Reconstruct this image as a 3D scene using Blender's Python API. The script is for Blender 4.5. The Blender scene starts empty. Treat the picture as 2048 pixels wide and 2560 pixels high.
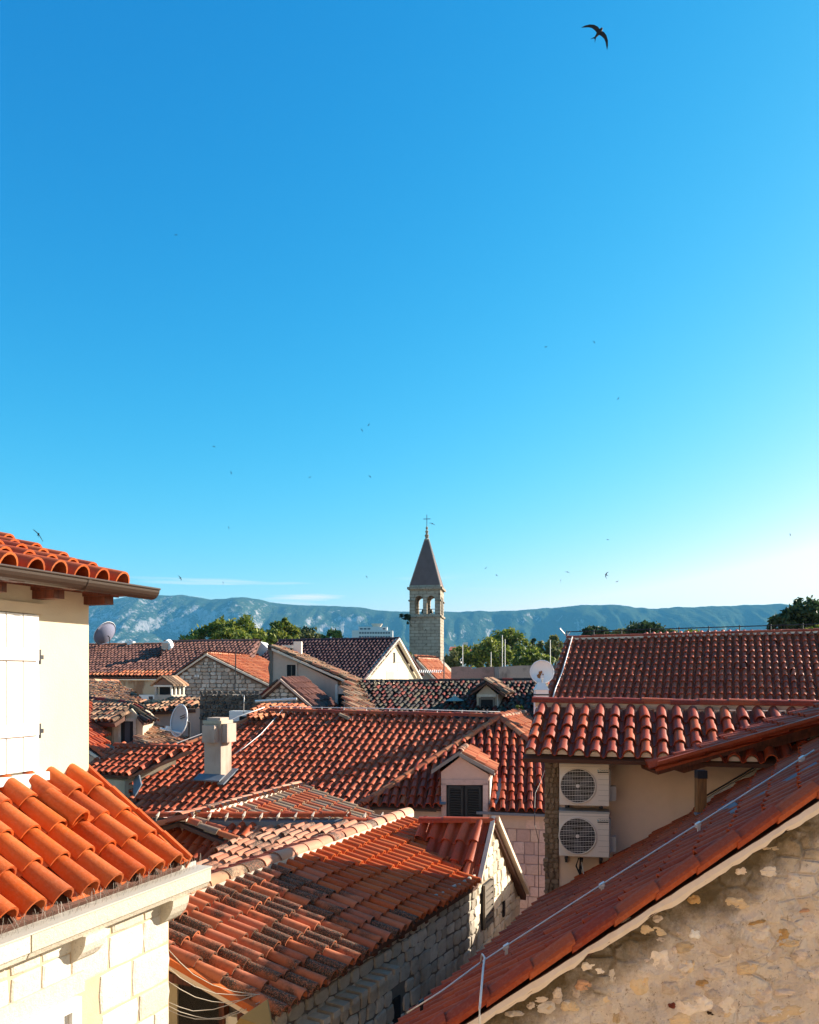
import bpy, math, random
import numpy as np
from mathutils import Vector, Matrix
R = math.radians
random.seed(7); rng = np.random.default_rng(7)
sc = bpy.context.scene
COL = sc.collection

# ------------------------------------------------------------------ camera
CZ = 9.0                      # eye height above the street
FPX, CX, HY = 2048.0, 1024.0, 1690.0
cam = bpy.data.cameras.new('Camera'); cam.sensor_fit = 'HORIZONTAL'
cam.sensor_width = 36; cam.lens = 36; cam.shift_y = (HY - 1280) / 2048
cam.clip_start = .05; cam.clip_end = 30000
camo = bpy.data.objects.new('Camera', cam); COL.objects.link(camo)
camo.location = (0, 0, CZ); camo.rotation_euler = (R(90), 0, 0); sc.camera = camo

# ------------------------------------------------------------------ light
SUN_AZ, SUN_EL = 22.0, 24.5   # azimuth measured from +X towards +Y
sd = Vector((math.cos(R(SUN_EL)) * math.cos(R(SUN_AZ)), math.cos(R(SUN_EL)) * math.sin(R(SUN_AZ)), math.sin(R(SUN_EL))))
sl = bpy.data.lights.new('Sun', 'SUN'); sl.energy = 5.0; sl.angle = R(.5); sl.color = (1, .90, .76)
so = bpy.data.objects.new('Sun', sl); COL.objects.link(so); so.rotation_euler = sd.to_track_quat('Z', 'Y').to_euler()
so.location = (30, 20, 40)
w = bpy.data.worlds.new('World'); sc.world = w; w.use_nodes = True
nt = w.node_tree; nt.nodes.clear()
sky = nt.nodes.new('ShaderNodeTexSky'); sky.sky_type = 'NISHITA'; sky.sun_disc = False
sky.sun_elevation = R(SUN_EL); sky.sun_rotation = R(90 - SUN_AZ)
sky.altitude = 0; sky.air_density = 1.0; sky.dust_density = .55; sky.ozone_density = 1.6
hs = nt.nodes.new('ShaderNodeHueSaturation'); hs.inputs['Hue'].default_value = .5; hs.inputs['Saturation'].default_value = 1.0
bg = nt.nodes.new('ShaderNodeBackground'); bg.inputs[1].default_value = .084
wo = nt.nodes.new('ShaderNodeOutputWorld')
tcw = nt.nodes.new('ShaderNodeTexCoord'); mpw = nt.nodes.new('ShaderNodeMapping'); mpw.inputs['Scale'].default_value = (2.2, 2.2, 46); mpw.inputs['Location'].default_value = (.35, 0, 0)
nzw = nt.nodes.new('ShaderNodeTexNoise'); nzw.inputs['Scale'].default_value = 1.6; nzw.inputs['Detail'].default_value = 3
sxw = nt.nodes.new('ShaderNodeSeparateXYZ'); rpw = nt.nodes.new('ShaderNodeValToRGB'); rbw = nt.nodes.new('ShaderNodeValToRGB')
for e_, (p_, c_) in zip(rpw.color_ramp.elements, ((.60, 0), (.70, 1))): e_.position = p_; e_.color = (c_, c_, c_, 1)
rbw.color_ramp.elements.new(.105); 
for e_, (p_, c_) in zip(rbw.color_ramp.elements, ((.075, 0), (.092, 1), (.125, 0))): e_.position = p_; e_.color = (c_, c_, c_, 1)
mlw = nt.nodes.new('ShaderNodeMath'); mlw.operation = 'MULTIPLY'; mxw = nt.nodes.new('ShaderNodeMix'); mxw.data_type = 'RGBA'
nt.links.new(tcw.outputs['Generated'], mpw.inputs[0]); nt.links.new(mpw.outputs[0], nzw.inputs['Vector']); nt.links.new(tcw.outputs['Generated'], sxw.inputs[0])
nt.links.new(nzw.outputs[0], rpw.inputs[0]); nt.links.new(sxw.outputs[2], rbw.inputs[0]); nt.links.new(rpw.outputs[0], mlw.inputs[0]); nt.links.new(rbw.outputs[0], mlw.inputs[1])
nt.links.new(mlw.outputs[0], mxw.inputs[0]); mxw.inputs[7].default_value = (5, 5, 5, 1)
nt.links.new(sky.outputs[0], hs.inputs['Color']); KN = .2546    # photographic grade of the whole sky: deeper red channel, fuller blue
spw = nt.nodes.new('ShaderNodeSeparateColor'); cbw = nt.nodes.new('ShaderNodeCombineColor'); nt.links.new(hs.outputs[0], spw.inputs[0])
def wm(op, a_, b_):
    n = nt.nodes.new('ShaderNodeMath'); n.operation = op
    for i_, v_ in enumerate((a_, b_)):
        if hasattr(v_, 'links'): nt.links.new(v_, n.inputs[i_])
        else: n.inputs[i_].default_value = v_
    return n.outputs[0]
ch_ = [wm('MULTIPLY', wm('POWER', wm('MULTIPLY', spw.outputs[i_], KN), g_), k_ / KN) for i_, (g_, k_) in enumerate(((2.9, .66), (1.1, .82), (.66, .96)))]
ch_[0] = wm('MINIMUM', ch_[0], wm('MULTIPLY', ch_[1], .95))
for i_ in range(3): nt.links.new(ch_[i_], cbw.inputs[i_])
nt.links.new(cbw.outputs[0], mxw.inputs[6]); nt.links.new(mxw.outputs[2], bg.inputs[0]); nt.links.new(bg.outputs[0], wo.inputs[0])
vs = sc.view_settings; vs.view_transform = 'Standard'; vs.look = 'None'; vs.gamma = 1; vs.exposure = 1.5; vs.use_curve_mapping = False
sc.render.engine = 'CYCLES'

# ------------------------------------------------------------------ helpers
def V(x, y, z): return Vector((x, y, z + CZ))
def P(px, py, d): return Vector(((px - CX) / FPX * d, d, CZ + (HY - py) / FPX * d))
def lin(r, g, b):
    f = lambda c: (c / 255 / 12.92) if c <= 10 else ((c / 255 + .055) / 1.055) ** 2.4
    return (f(r), f(g), f(b), 1)

def thing(name, label, cat, loc, group=None):
    o = bpy.data.objects.new(name, None); COL.objects.link(o); o.location = loc
    o.empty_display_size = .2
    o['label'] = label; o['category'] = cat
    if group: o['group'] = group
    return o
def link(o, parent):
    COL.objects.link(o)
    if parent is not None:
        o.parent = parent
        o.matrix_parent_inverse = parent_world(parent).inverted()
    return o
def parent_world(p):
    m = p.matrix_basis.copy()
    if p.parent: m = parent_world(p.parent) @ p.matrix_parent_inverse @ m
    return m
def mesh_of(name, vs_, fs, mats, smooth=False, mi=None):
    me = bpy.data.meshes.new(name); me.from_pydata([tuple(v) for v in vs_], [], fs)
    for m in (mats if isinstance(mats, (list, tuple)) else [mats]): me.materials.append(m)
    if smooth: me.polygons.foreach_set('use_smooth', [True] * len(me.polygons))
    if mi is not None: me.polygons.foreach_set('material_index', mi)
    me.update(); return me
class MB:
    """collects shapes for one mesh"""
    def __init__(s): s.v = []; s.f = []
    def add(s, v, f):
        o = len(s.v); s.v += [Vector(q) for q in v]; s.f += [tuple(i + o for i in q) for q in f]; return s
    def box(s, c, x, y, z):   # centre and three half-axis vectors
        c, x, y, z = Vector(c), Vector(x), Vector(y), Vector(z)
        p = [c + a * x + b * y + d * z for d in (-1, 1) for a, b in ((-1, -1), (1, -1), (1, 1), (-1, 1))]
        return s.add(p, [(3, 2, 1, 0), (4, 5, 6, 7), (0, 1, 5, 4), (1, 2, 6, 5), (2, 3, 7, 6), (3, 0, 4, 7)])
    def ext(s, poly, vec):    # polygon swept along a vector
        poly = [Vector(p) for p in poly]; vec = Vector(vec); n = len(poly)
        return s.add(poly + [p + vec for p in poly], [tuple(range(n))[::-1], tuple(range(n, 2 * n))] + [(i, (i + 1) % n, n + (i + 1) % n, n + i) for i in range(n)])
    def prism(s, pts, zb):    # footprint with its own top heights
        n = len(pts); t = [Vector(p) for p in pts]; b = [Vector((p.x, p.y, zb)) for p in t]
        return s.add(b + t, [tuple(range(n))[::-1], tuple(range(n, 2 * n))] + [(i, (i + 1) % n, n + (i + 1) % n, n + i) for i in range(n)])
    def tube(s, pts, r, k=6, close=True):
        pts = [Vector(p) for p in pts]; n = len(pts); vv = []; rr = r if isinstance(r, (list, tuple)) else [r] * n
        for i, p in enumerate(pts):
            t = (pts[min(i + 1, n - 1)] - pts[max(i - 1, 0)]).normalized()
            a = t.cross(Vector((0, 0, 1)));  a = a if a.length > 1e-3 else Vector((1, 0, 0)); a.normalize(); b = t.cross(a)
            vv += [p + rr[i] * (math.cos(2 * math.pi * j / k) * a + math.sin(2 * math.pi * j / k) * b) for j in range(k)]
        ff = [(i * k + j, i * k + (j + 1) % k, (i + 1) * k + (j + 1) % k, (i + 1) * k + j) for i in range(n - 1) for j in range(k)]
        if close: ff += [tuple(range(k))[::-1], tuple(range((n - 1) * k, n * k))]
        return s.add(vv, ff)
    def lathe(s, prof, c, k=12, ax=None):   # prof: (r, z) list around c
        c = Vector(c); Z = Vector(ax).normalized() if ax is not None else Vector((0, 0, 1))
        X = Z.orthogonal().normalized(); Y = Z.cross(X); n = len(prof)
        vv = [c + Z * z + r * (math.cos(2 * math.pi * j / k) * X + math.sin(2 * math.pi * j / k) * Y) for r, z in prof for j in range(k)]
        ff = [(i * k + j, i * k + (j + 1) % k, (i + 1) * k + (j + 1) % k, (i + 1) * k + j) for i in range(n - 1) for j in range(k)]
        ff += [tuple(range(k))[::-1], tuple(range((n - 1) * k, n * k))]
        return s.add(vv, ff)
    def build(s, name, mat, parent=None, smooth=False, kind=None, label=None):
        o = bpy.data.objects.new(name, mesh_of(name, s.v, s.f, mat, smooth)); link(o, parent)
        if kind: o['kind'] = kind
        if label: o['label'] = label
        return o
def tag(o, label, cat, group=None):
    o['label'] = label; o['category'] = cat
    if group: o['group'] = group
    return o

# ------------------------------------------------------------------ materials
def newmat(name):
    m = bpy.data.materials.new(name); m.use_nodes = True; t = m.node_tree; t.nodes.clear()
    o = t.nodes.new('ShaderNodeOutputMaterial'); b = t.nodes.new('ShaderNodeBsdfPrincipled'); t.links.new(b.outputs[0], o.inputs[0])
    return m, t, b
def nd(t, kind, **kw):
    n = t.nodes.new('ShaderNode' + kind)
    for k, v in kw.items():
        if k in n.inputs: n.inputs[k].default_value = v
        else: setattr(n, k, v)
    return n
def mixc(t, fac, a, b, mode='MIX'):
    n = t.nodes.new('ShaderNodeMix'); n.data_type = 'RGBA'; n.blend_type = mode
    for i, v in ((0, fac), (6, a), (7, b)):
        if hasattr(v, 'links'): t.links.new(v, n.inputs[i])
        else: n.inputs[i].default_value = v
    return n.outputs[2]
def mth(t, op, a, b=0.0, clamp=False):
    n = t.nodes.new('ShaderNodeMath'); n.operation = op; n.use_clamp = clamp
    for i, v in enumerate((a, b)):
        if hasattr(v, 'links'): t.links.new(v, n.inputs[i])
        else: n.inputs[i].default_value = v
    return n.outputs[0]
def noise(t, scale, detail=4, vec=None, rough=.6, stretch=None):
    if vec is None: vec = nd(t, 'NewGeometry').outputs['Position']
    if stretch:
        mp = nd(t, 'Mapping'); mp.inputs['Scale'].default_value = stretch; t.links.new(vec, mp.inputs[0]); vec = mp.outputs[0]
    n = nd(t, 'TexNoise', Scale=scale, Detail=detail, Roughness=rough); t.links.new(vec, n.inputs['Vector']); return n.outputs[0]
def ramp(t, fac, stops, interp='LINEAR'):
    n = t.nodes.new('ShaderNodeValToRGB'); n.color_ramp.interpolation = interp
    e = n.color_ramp.elements
    while len(e) < len(stops): e.new(.5)
    for x, (p, c) in zip(e, stops): x.position = p; x.color = c if len(c) == 4 else (*c, 1)
    t.links.new(fac, n.inputs[0]); return n.outputs[0]
def step(t, fac, lo, hi): return ramp(t, fac, [(lo, (0, 0, 0, 1)), (hi, (1, 1, 1, 1))])
def bump(t, b, h, dist=.01, strength=.5):
    n = nd(t, 'Bump', Strength=strength, Distance=dist); t.links.new(h, n.inputs['Height']); t.links.new(n.outputs[0], b.inputs['Normal'])
def pieceval(t):
    a = nd(t, 'ObjectInfo').outputs['Random']; g = nd(t, 'NewGeometry').outputs['Random Per Island']
    return mth(t, 'FRACT', mth(t, 'ADD', a, mth(t, 'MULTIPLY', g, 7.31)))

def mat_tile(name, cols, rough=.62, dirt=.35, lichen=0., lcol=(.045, .032, .022, 1), const=False, lscale=1.0, spec=.15):
    m, t, b = newmat(name); rv = pieceval(t); n = len(cols)
    st = [((i + (0 if const else .5)) / n, c) for i, c in enumerate(cols)]
    c = ramp(t, rv, st, 'CONSTANT' if const else 'LINEAR')
    n1 = noise(t, 2.2, 5); n2 = noise(t, 38, 3)
    c = mixc(t, mth(t, 'MULTIPLY', step(t, n1, .42, .72), dirt), c, (.10, .045, .03, 1))
    c = mixc(t, mth(t, 'MULTIPLY', step(t, n2, .45, .75), .10), c, (.62, .36, .24, 1))
    if lichen:
        sel = mth(t, 'FRACT', mth(t, 'MULTIPLY', rv, 5.17))
        big = noise(t, 3.0 * lscale, 4); fine = noise(t, 60 * lscale, 4, rough=.8)
        k = mth(t, 'MULTIPLY', step(t, mth(t, 'ADD', mth(t, 'MULTIPLY', sel, .5), mth(t, 'MULTIPLY', big, .9)), .78 - .3 * lichen, .92 - .3 * lichen), step(t, fine, .36, .50))
        spk = step(t, noise(t, 130 * lscale, 2, rough=.8), .58, .66)
        lc = mixc(t, spk, lcol, (.36, .30, .22, 1))
        c = mixc(t, k, c, lc)
        b.inputs['Roughness'].default_value = .8
    t.links.new(c, b.inputs['Base Color']); b.inputs['Roughness'].default_value = rough
    b.inputs['Specular IOR Level'].default_value = spec
    bump(t, b, noise(t, 90, 3), .004, .5)
    return m
def mat_plaster(name, col, var=.25, dark=(.2, .15, .1, 1), stain=.3, rough=.9, bscale=60, bstr=.4, vert=True, lo=.52, hi=.75):
    m, t, b = newmat(name)
    n1 = noise(t, 1.1, 6, stretch=(1, 1, .35) if vert else None); n2 = noise(t, 9, 5)
    c = mixc(t, mth(t, 'MULTIPLY', step(t, n1, lo, hi), stain), col, dark)
    c = mixc(t, mth(t, 'MULTIPLY', step(t, n2, .4, .7), var), c, tuple(x * .72 for x in col[:3]) + (1,))
    t.links.new(c, b.inputs['Base Color']); b.inputs['Roughness'].default_value = rough
    b.inputs['Specular IOR Level'].default_value = .2
    bump(t, b, noise(t, bscale, 5), .006, bstr); return m
def mat_stone(name, cols, rough=.9, pit=.4, bs=45, dark=(.08, .065, .05, 1), stain=0., lo=.5, hi=.7):
    m, t, b = newmat(name); c = ramp(t, pieceval(t), [((i + .5) / len(cols), k) for i, k in enumerate(cols)])
    c = mixc(t, mth(t, 'MULTIPLY', step(t, noise(t, 14, 5), .45, .7), .35), c, tuple(x * .55 for x in cols[0][:3]) + (1,))
    c = mixc(t, mth(t, 'MULTIPLY', step(t, noise(t, 55, 3, rough=.8), .62, .68), pit), c, dark)
    if stain: c = mixc(t, mth(t, 'MULTIPLY', step(t, noise(t, 1.3, 6), lo, hi), stain), c, dark)
    t.links.new(c, b.inputs['Base Color']); b.inputs['Roughness'].default_value = rough; b.inputs['Specular IOR Level'].default_value = .2
    bump(t, b, noise(t, bs, 5, rough=.7), .012, .7); return m
def mat_flat(name, col, rough=.6, metal=0., var=.15, scale=12, spec=.4):
    m, t, b = newmat(name)
    c = mixc(t, mth(t, 'MULTIPLY', step(t, noise(t, scale, 4), .4, .7), var), col, tuple(x * .6 for x in col[:3]) + (1,))
    t.links.new(c, b.inputs['Base Color']); b.inputs['Roughness'].default_value = rough; b.inputs['Metallic'].default_value = metal
    b.inputs['Specular IOR Level'].default_value = spec; return m
def mat_wood(name, col, rough=.6):
    m, t, b = newmat(name)
    n = noise(t, 6, 5, stretch=(6, 6, .6)); c = mixc(t, step(t, n, .35, .65), col, tuple(x * .35 for x in col[:3]) + (1,))
    t.links.new(c, b.inputs['Base Color']); b.inputs['Roughness'].default_value = rough; return m

T_NEW = mat_tile('tile_orange', [(.44, .082, .014, 1), (.50, .105, .02, 1), (.36, .06, .012, 1), (.52, .125, .03, 1), (.42, .085, .022, 1)], .55, .30)
T_RED = mat_tile('tile_red', [(.42, .075, .028, 1), (.52, .12, .05, 1), (.32, .05, .02, 1), (.47, .09, .032, 1)], .55, .4)
T_GLZ = mat_tile('tile_dark_red', [(.32, .04, .013, 1), (.40, .058, .016, 1), (.24, .03, .012, 1), (.46, .085, .022, 1)], .45, .4, spec=.15)
T_F = mat_tile('tile_brick_red', [(.38, .06, .02, 1), (.46, .085, .028, 1), (.29, .04, .015, 1), (.42, .07, .022, 1)], .45, .35, spec=.15)
T_OLDN = mat_tile('tile_lichen', [(.42, .12, .05, 1), (.50, .16, .075, 1), (.36, .10, .05, 1), (.46, .15, .08, 1)], .75, .25, lichen=.75)
T_PALE = mat_tile('tile_pale', [(.55, .22, .12, 1), (.60, .28, .17, 1), (.50, .17, .09, 1), (.62, .32, .2, 1)], .6, .3, lichen=.12)
T_MIX = mat_tile('tile_mixed', [(.44, .12, .05, 1), (.40, .10, .05, 1), (.34, .24, .15, 1), (.30, .21, .14, 1), (.48, .13, .05, 1), (.25, .17, .12, 1)], .7, .25, const=True)
T_BLK = mat_tile('tile_blackened', [(.03, .027, .024, 1), (.05, .044, .034, 1), (.20, .03, .02, 1), (.035, .032, .03, 1), (.13, .035, .022, 1), (.075, .065, .045, 1), (.024, .021, .021, 1), (.09, .075, .045, 1), (.12, .018, .018, 1)], .75, .45, const=True)
T_TAN = mat_tile('tile_tan', [(.42, .22, .12, 1), (.55, .36, .22, 1), (.36, .16, .09, 1), (.50, .30, .17, 1), (.40, .13, .07, 1)], .8, .35, lichen=.3)
T_BRN = mat_tile('tile_brown', [(.15, .06, .045, 1), (.20, .085, .06, 1), (.12, .05, .04, 1)], .6, .3)
T_PUR = mat_tile('tile_purple', [(.05, .018, .024, 1), (.07, .028, .032, 1), (.04, .016, .022, 1)], .6, .3)
T_ORF = mat_tile('tile_far_orange', [(.52, .17, .07, 1), (.44, .10, .04, 1), (.58, .22, .10, 1), (.36, .09, .04, 1)], .7, .3)
T_DRK = mat_tile('tile_deep_red', [(.35, .055, .014, 1), (.42, .072, .018, 1), (.29, .042, .012, 1)], .6, .3)
M_MORT = mat_plaster('mortar', (.72, .58, .45, 1), .3, (.3, .25, .2, 1), .5, bscale=40, bstr=.8)
M_SLAB = mat_flat('roof_underlay', (.10, .045, .03, 1), .9)
M_CREAM = mat_plaster('plaster_cream', (.55, .47, .35, 1), .14, (.42, .34, .22, 1), .4)
M_TAN = mat_plaster('plaster_tan', (.74, .57, .45, 1), .14, (.54, .39, .28, 1), .35)
M_RUBB = mat_stone('rubble_render', [(.20, .14, .09, 1), (.30, .21, .14, 1)], pit=.7, bs=22, stain=.7)
M_PINK = mat_plaster('plaster_pink', (.58, .39, .32, 1), .2, (.36, .26, .22, 1), .4)
M_GREYP = mat_plaster('plaster_grey_pink', (.58, .41, .32, 1), .25, (.30, .22, .18, 1), .5)
M_OLDP = mat_plaster('plaster_old', (.46, .38, .28, 1), .35, (.12, .09, .06, 1), .7)
M_WHITE = mat_flat('white_paint', (.70, .69, .66, 1), .5, var=.05)
M_WPL = mat_plaster('plaster_white', (.74, .68, .58, 1), .15, (.5, .4, .3, 1), .3)
M_LIME = mat_stone('limestone', [(.56, .51, .42, 1), (.63, .58, .49, 1), (.48, .43, .34, 1)], pit=.7)
M_LIMEJ = mat_plaster('lime_joint', (.48, .37, .24, 1), .3, (.35, .27, .18, 1), .3)
M_PBLK = mat_stone('pink_block', [(.52, .36, .31, 1), (.62, .45, .39, 1), (.44, .30, .26, 1), (.57, .41, .33, 1)], pit=.15, bs=30)
M_PJNT = mat_flat('pink_joint', (.30, .22, .20, 1), .95)
M_GSTN = mat_stone('grey_stone', [(.46, .40, .32, 1), (.56, .49, .40, 1), (.38, .33, .26, 1), (.62, .55, .45, 1)], pit=.4, stain=.4)
M_GJNT = mat_flat('dark_joint', (.16, .135, .11, 1), .95, var=.4)
M_BSTN = mat_stone('buff_stone', [(.42, .33, .26, 1), (.54, .44, .36, 1), (.36, .28, .22, 1), (.60, .52, .44, 1)], pit=.2)
M_BJNT = mat_flat('buff_joint', (.24, .175, .13, 1), .95, var=.4)
M_TOWER0 = mat_stone('tower_stone', [(.30, .24, .18, 1), (.38, .31, .24, 1)], pit=.5, bs=6, stain=.45)
m, t, b = newmat('tower_blocks'); tco = nd(t, 'TexCoord'); 
bt = nd(t, 'TexBrick', Scale=1.0); bt.inputs['Brick Width'].default_value = .75; bt.inputs['Row Height'].default_value = .36; bt.inputs['Mortar Size'].default_value = .03
for k_, c_ in (('Color1', (.40, .34, .27, 1)), ('Color2', (.31, .26, .205, 1)), ('Mortar', (.17, .13, .09, 1))): bt.inputs[k_].default_value = c_
sp_ = nd(t, 'SeparateXYZ'); t.links.new(nd(t, 'NewGeometry').outputs['Position'], sp_.inputs[0]); cb_ = nd(t, 'CombineXYZ'); t.links.new(mth(t, 'ADD', sp_.outputs[0], sp_.outputs[1]), cb_.inputs[0]); t.links.new(sp_.outputs[2], cb_.inputs[1]); t.links.new(cb_.outputs[0], bt.inputs['Vector'])
c = mixc(t, mth(t, 'MULTIPLY', step(t, noise(t, .7, 6, rough=.7), .45, .7), .55), bt.outputs[0], (.42, .35, .27, 1))
c = mixc(t, step(t, noise(t, 2.6, 4, rough=.7), .62, .66), c, (.05, .035, .025, 1))
c = mixc(t, mth(t, 'MULTIPLY', step(t, noise(t, 1.2, 6), .5, .66), .5), c, (.16, .12, .085, 1))
t.links.new(c, b.inputs['Base Color']); b.inputs['Roughness'].default_value = .95; b.inputs['Specular IOR Level'].default_value = .1; bump(t, b, noise(t, 3, 5), .08, .6); M_TOWER = m
M_SPIRE = mat_flat('spire_slate', (.15, .095, .085, 1), .8, var=.5, scale=1.5)
M_ZINC = mat_flat('zinc', (.15, .165, .19, 1), .65, .1, var=.4)
M_GUT = mat_flat('gutter_brown', (.05, .033, .024, 1), .42, .1, var=.15)
M_STEEL = mat_flat('cable_aluminium', (.70, .66, .62, 1), .45, .3)
M_DKMET = mat_flat('dark_metal', (.03, .03, .035, 1), .5, .4)
M_BLACK = mat_flat('dark_opening', (.012, .011, .012, 1), .9)
M_SHUT = mat_flat('shutter_black_green', (.012, .018, .022, 1), .45)
M_SHUTG = mat_flat('shutter_old', (.16, .13, .10, 1), .8, var=.5)
M_WOOD = mat_wood('wood_red', (.15, .04, .016, 1))
M_WOODB = mat_wood('wood_brown', (.32, .14, .04, 1))
M_AC = mat_flat('ac_case', (.70, .61, .52, 1), .45, var=.06)
M_TEAL = mat_flat('ac_badge', (.02, .12, .14, 1), .4)
M_DISH = mat_flat('dish_grey', (.42, .37, .36, 1), .55, var=.12)
M_DISHW = mat_flat('dish_white', (.72, .71, .70, 1), .5, var=.08)
M_RUST = mat_flat('rust', (.30, .12, .04, 1), .9, var=.5, scale=30)
M_ROPE = mat_flat('rope', (.55, .48, .38, 1), .9)
M_BIRD = mat_flat('bird_black', (.012, .011, .012, 1), .8)

# ------------------------------------------------------------------ planes, tiles, stones
class Pl:
    """roof plane: a point on it, the horizontal direction it falls to, its slope"""
    def __init__(s, p0, fall, slope):
        s.p = Vector(p0); f = Vector((fall[0], fall[1], 0)).normalized(); s.f = f; s.s = slope
        s.up = Vector((-f.x, -f.y, slope)).normalized(); s.u = Vector((-f.y, f.x, 0)); s.n = s.u.cross(s.up).normalized()
        if s.n.z < 0: s.u = -s.u; s.n = -s.n
    def z(s, x, y): return s.p.z - s.s * ((x - s.p.x) * s.f.x + (y - s.p.y) * s.f.y)
    def at(s, px, py):
        u = (px - CX) / FPX; v = (py - HY) / FPX
        y = (s.p.z - CZ + s.s * (s.p.x * s.f.x + s.p.y * s.f.y)) / (-v + s.s * (u * s.f.x + s.f.y))
        return Vector((u * y, y, CZ - v * y))
    def on(s, x, y): return Vector((x, y, s.z(x, y)))
def front(a): return (-math.sin(R(a)), -math.cos(R(a)))
def right(a): return (math.cos(R(a)), -math.sin(R(a)))
def left(a): return (-math.cos(R(a)), math.sin(R(a)))

_tm = {}
def tile_mesh(pitch, expo, mat, det=1):
    key = (round(pitch, 3), round(expo, 3), mat.name, det)
    if key in _tm: return _tm[key]
    k = 8 if det else 5
    L = expo * 1.13; th = .020; wid = .345 * pitch; hgt = .42 * pitch
    vs_, fs, sm = [], [], []
    def prof(sc_, dz): return [(-math.cos(math.pi * i / k) * wid * sc_, math.sin(math.pi * i / k) * hgt * sc_ + dz) for i in range(k + 1)]
    pan = [(.40, -.012), (.5, -.026), (.60, -.012)] if det else [(.5, -.02)]
    a = prof(1.06, th + .004) ; b = prof(.90, -.004)
    rowa = a + [(q[0] * pitch, q[1] + th) for q in pan] + [(pitch - wid * .93, th + .002)]
    rowb = b + [(q[0] * pitch, q[1]) for q in pan] + [(pitch - wid * .93, -.004)]
    m = len(rowa)
    vs_ += [(x, 0, z) for x, z in rowa] + [(x, L, z) for x, z in rowb]
    fs += [(i, i + 1, m + i + 1, m + i) for i in range(m - 1)]; sm += [True] * (m - 1)
    # rim of the cover at the lower end
    o = len(vs_); c = [(x * .88, max(z - .018, -.01)) for x, z in a]
    vs_ += [(x, 0, z) for x, z in a] + [(x, 0, z) for x, z in c]
    fs += [(o + k + 1 + i, o + k + 2 + i, o + i + 1, o + i) for i in range(k)]; sm += [False] * k
    if det:   # inside of the barrel
        o2 = len(vs_); vs_ += [(x, 0, z) for x, z in c] + [(x * .85, L * .6, z - .03) for x, z in c]
        fs += [(o2 + i + 1, o2 + i, o2 + k + 1 + i, o2 + k + 2 + i) for i in range(k)]; sm += [True] * k
        o3 = len(vs_); q = rowa[k:]   # lip of the pan
        vs_ += [(x, 0, z) for x, z in q] + [(x, 0, z - .014) for x, z in q]
        r = len(q); fs += [(o3 + r + i, o3 + r + i + 1, o3 + i + 1, o3 + i) for i in range(r - 1)]; sm += [False] * (r - 1)
    me = bpy.data.meshes.new('roof_tile'); me.from_pydata(vs_, [], fs); me.materials.append(mat)
    me.polygons.foreach_set('use_smooth', sm); me.update(); _tm[key] = me; return me
def cap_mesh(r, L, mat):
    key = ('cap', round(r, 3), round(L, 3), mat.name)
    if key in _tm: return _tm[key]
    k = 8; vs_, fs = [], []
    for y, s_ in ((0, 1.08), (L * 1.1, .92)):
        vs_ += [(-math.cos(math.pi * i / k) * r * s_, y, math.sin(math.pi * i / k) * r * s_ * .85 - .02) for i in range(k + 1)]
    fs += [(i, i + 1, k + 2 + i, k + 1 + i) for i in range(k)]; sm = [True] * k
    o = len(vs_)
    for s_ in (1.08, .92): vs_ += [(-math.cos(math.pi * i / k) * r * s_, 0, math.sin(math.pi * i / k) * r * s_ * .85 - .02) for i in range(k + 1)]
    fs += [(o + k + 1 + i, o + k + 2 + i, o + i + 1, o + i) for i in range(k)]; sm += [False] * k
    me = bpy.data.meshes.new('ridge_tile'); me.from_pydata(vs_, [], fs); me.materials.append(mat); me.polygons.foreach_set('use_smooth', sm); me.update()
    _tm[key] = me; return me
def inpoly(x, y, poly):
    c = False; n = len(poly); j = n - 1
    for i in range(n):
        xi, yi = poly[i]; xj, yj = poly[j]
        if (yi > y) != (yj > y) and x < (xj - xi) * (y - yi) / (yj - yi) + xi: c = not c
        j = i
    return c

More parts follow.
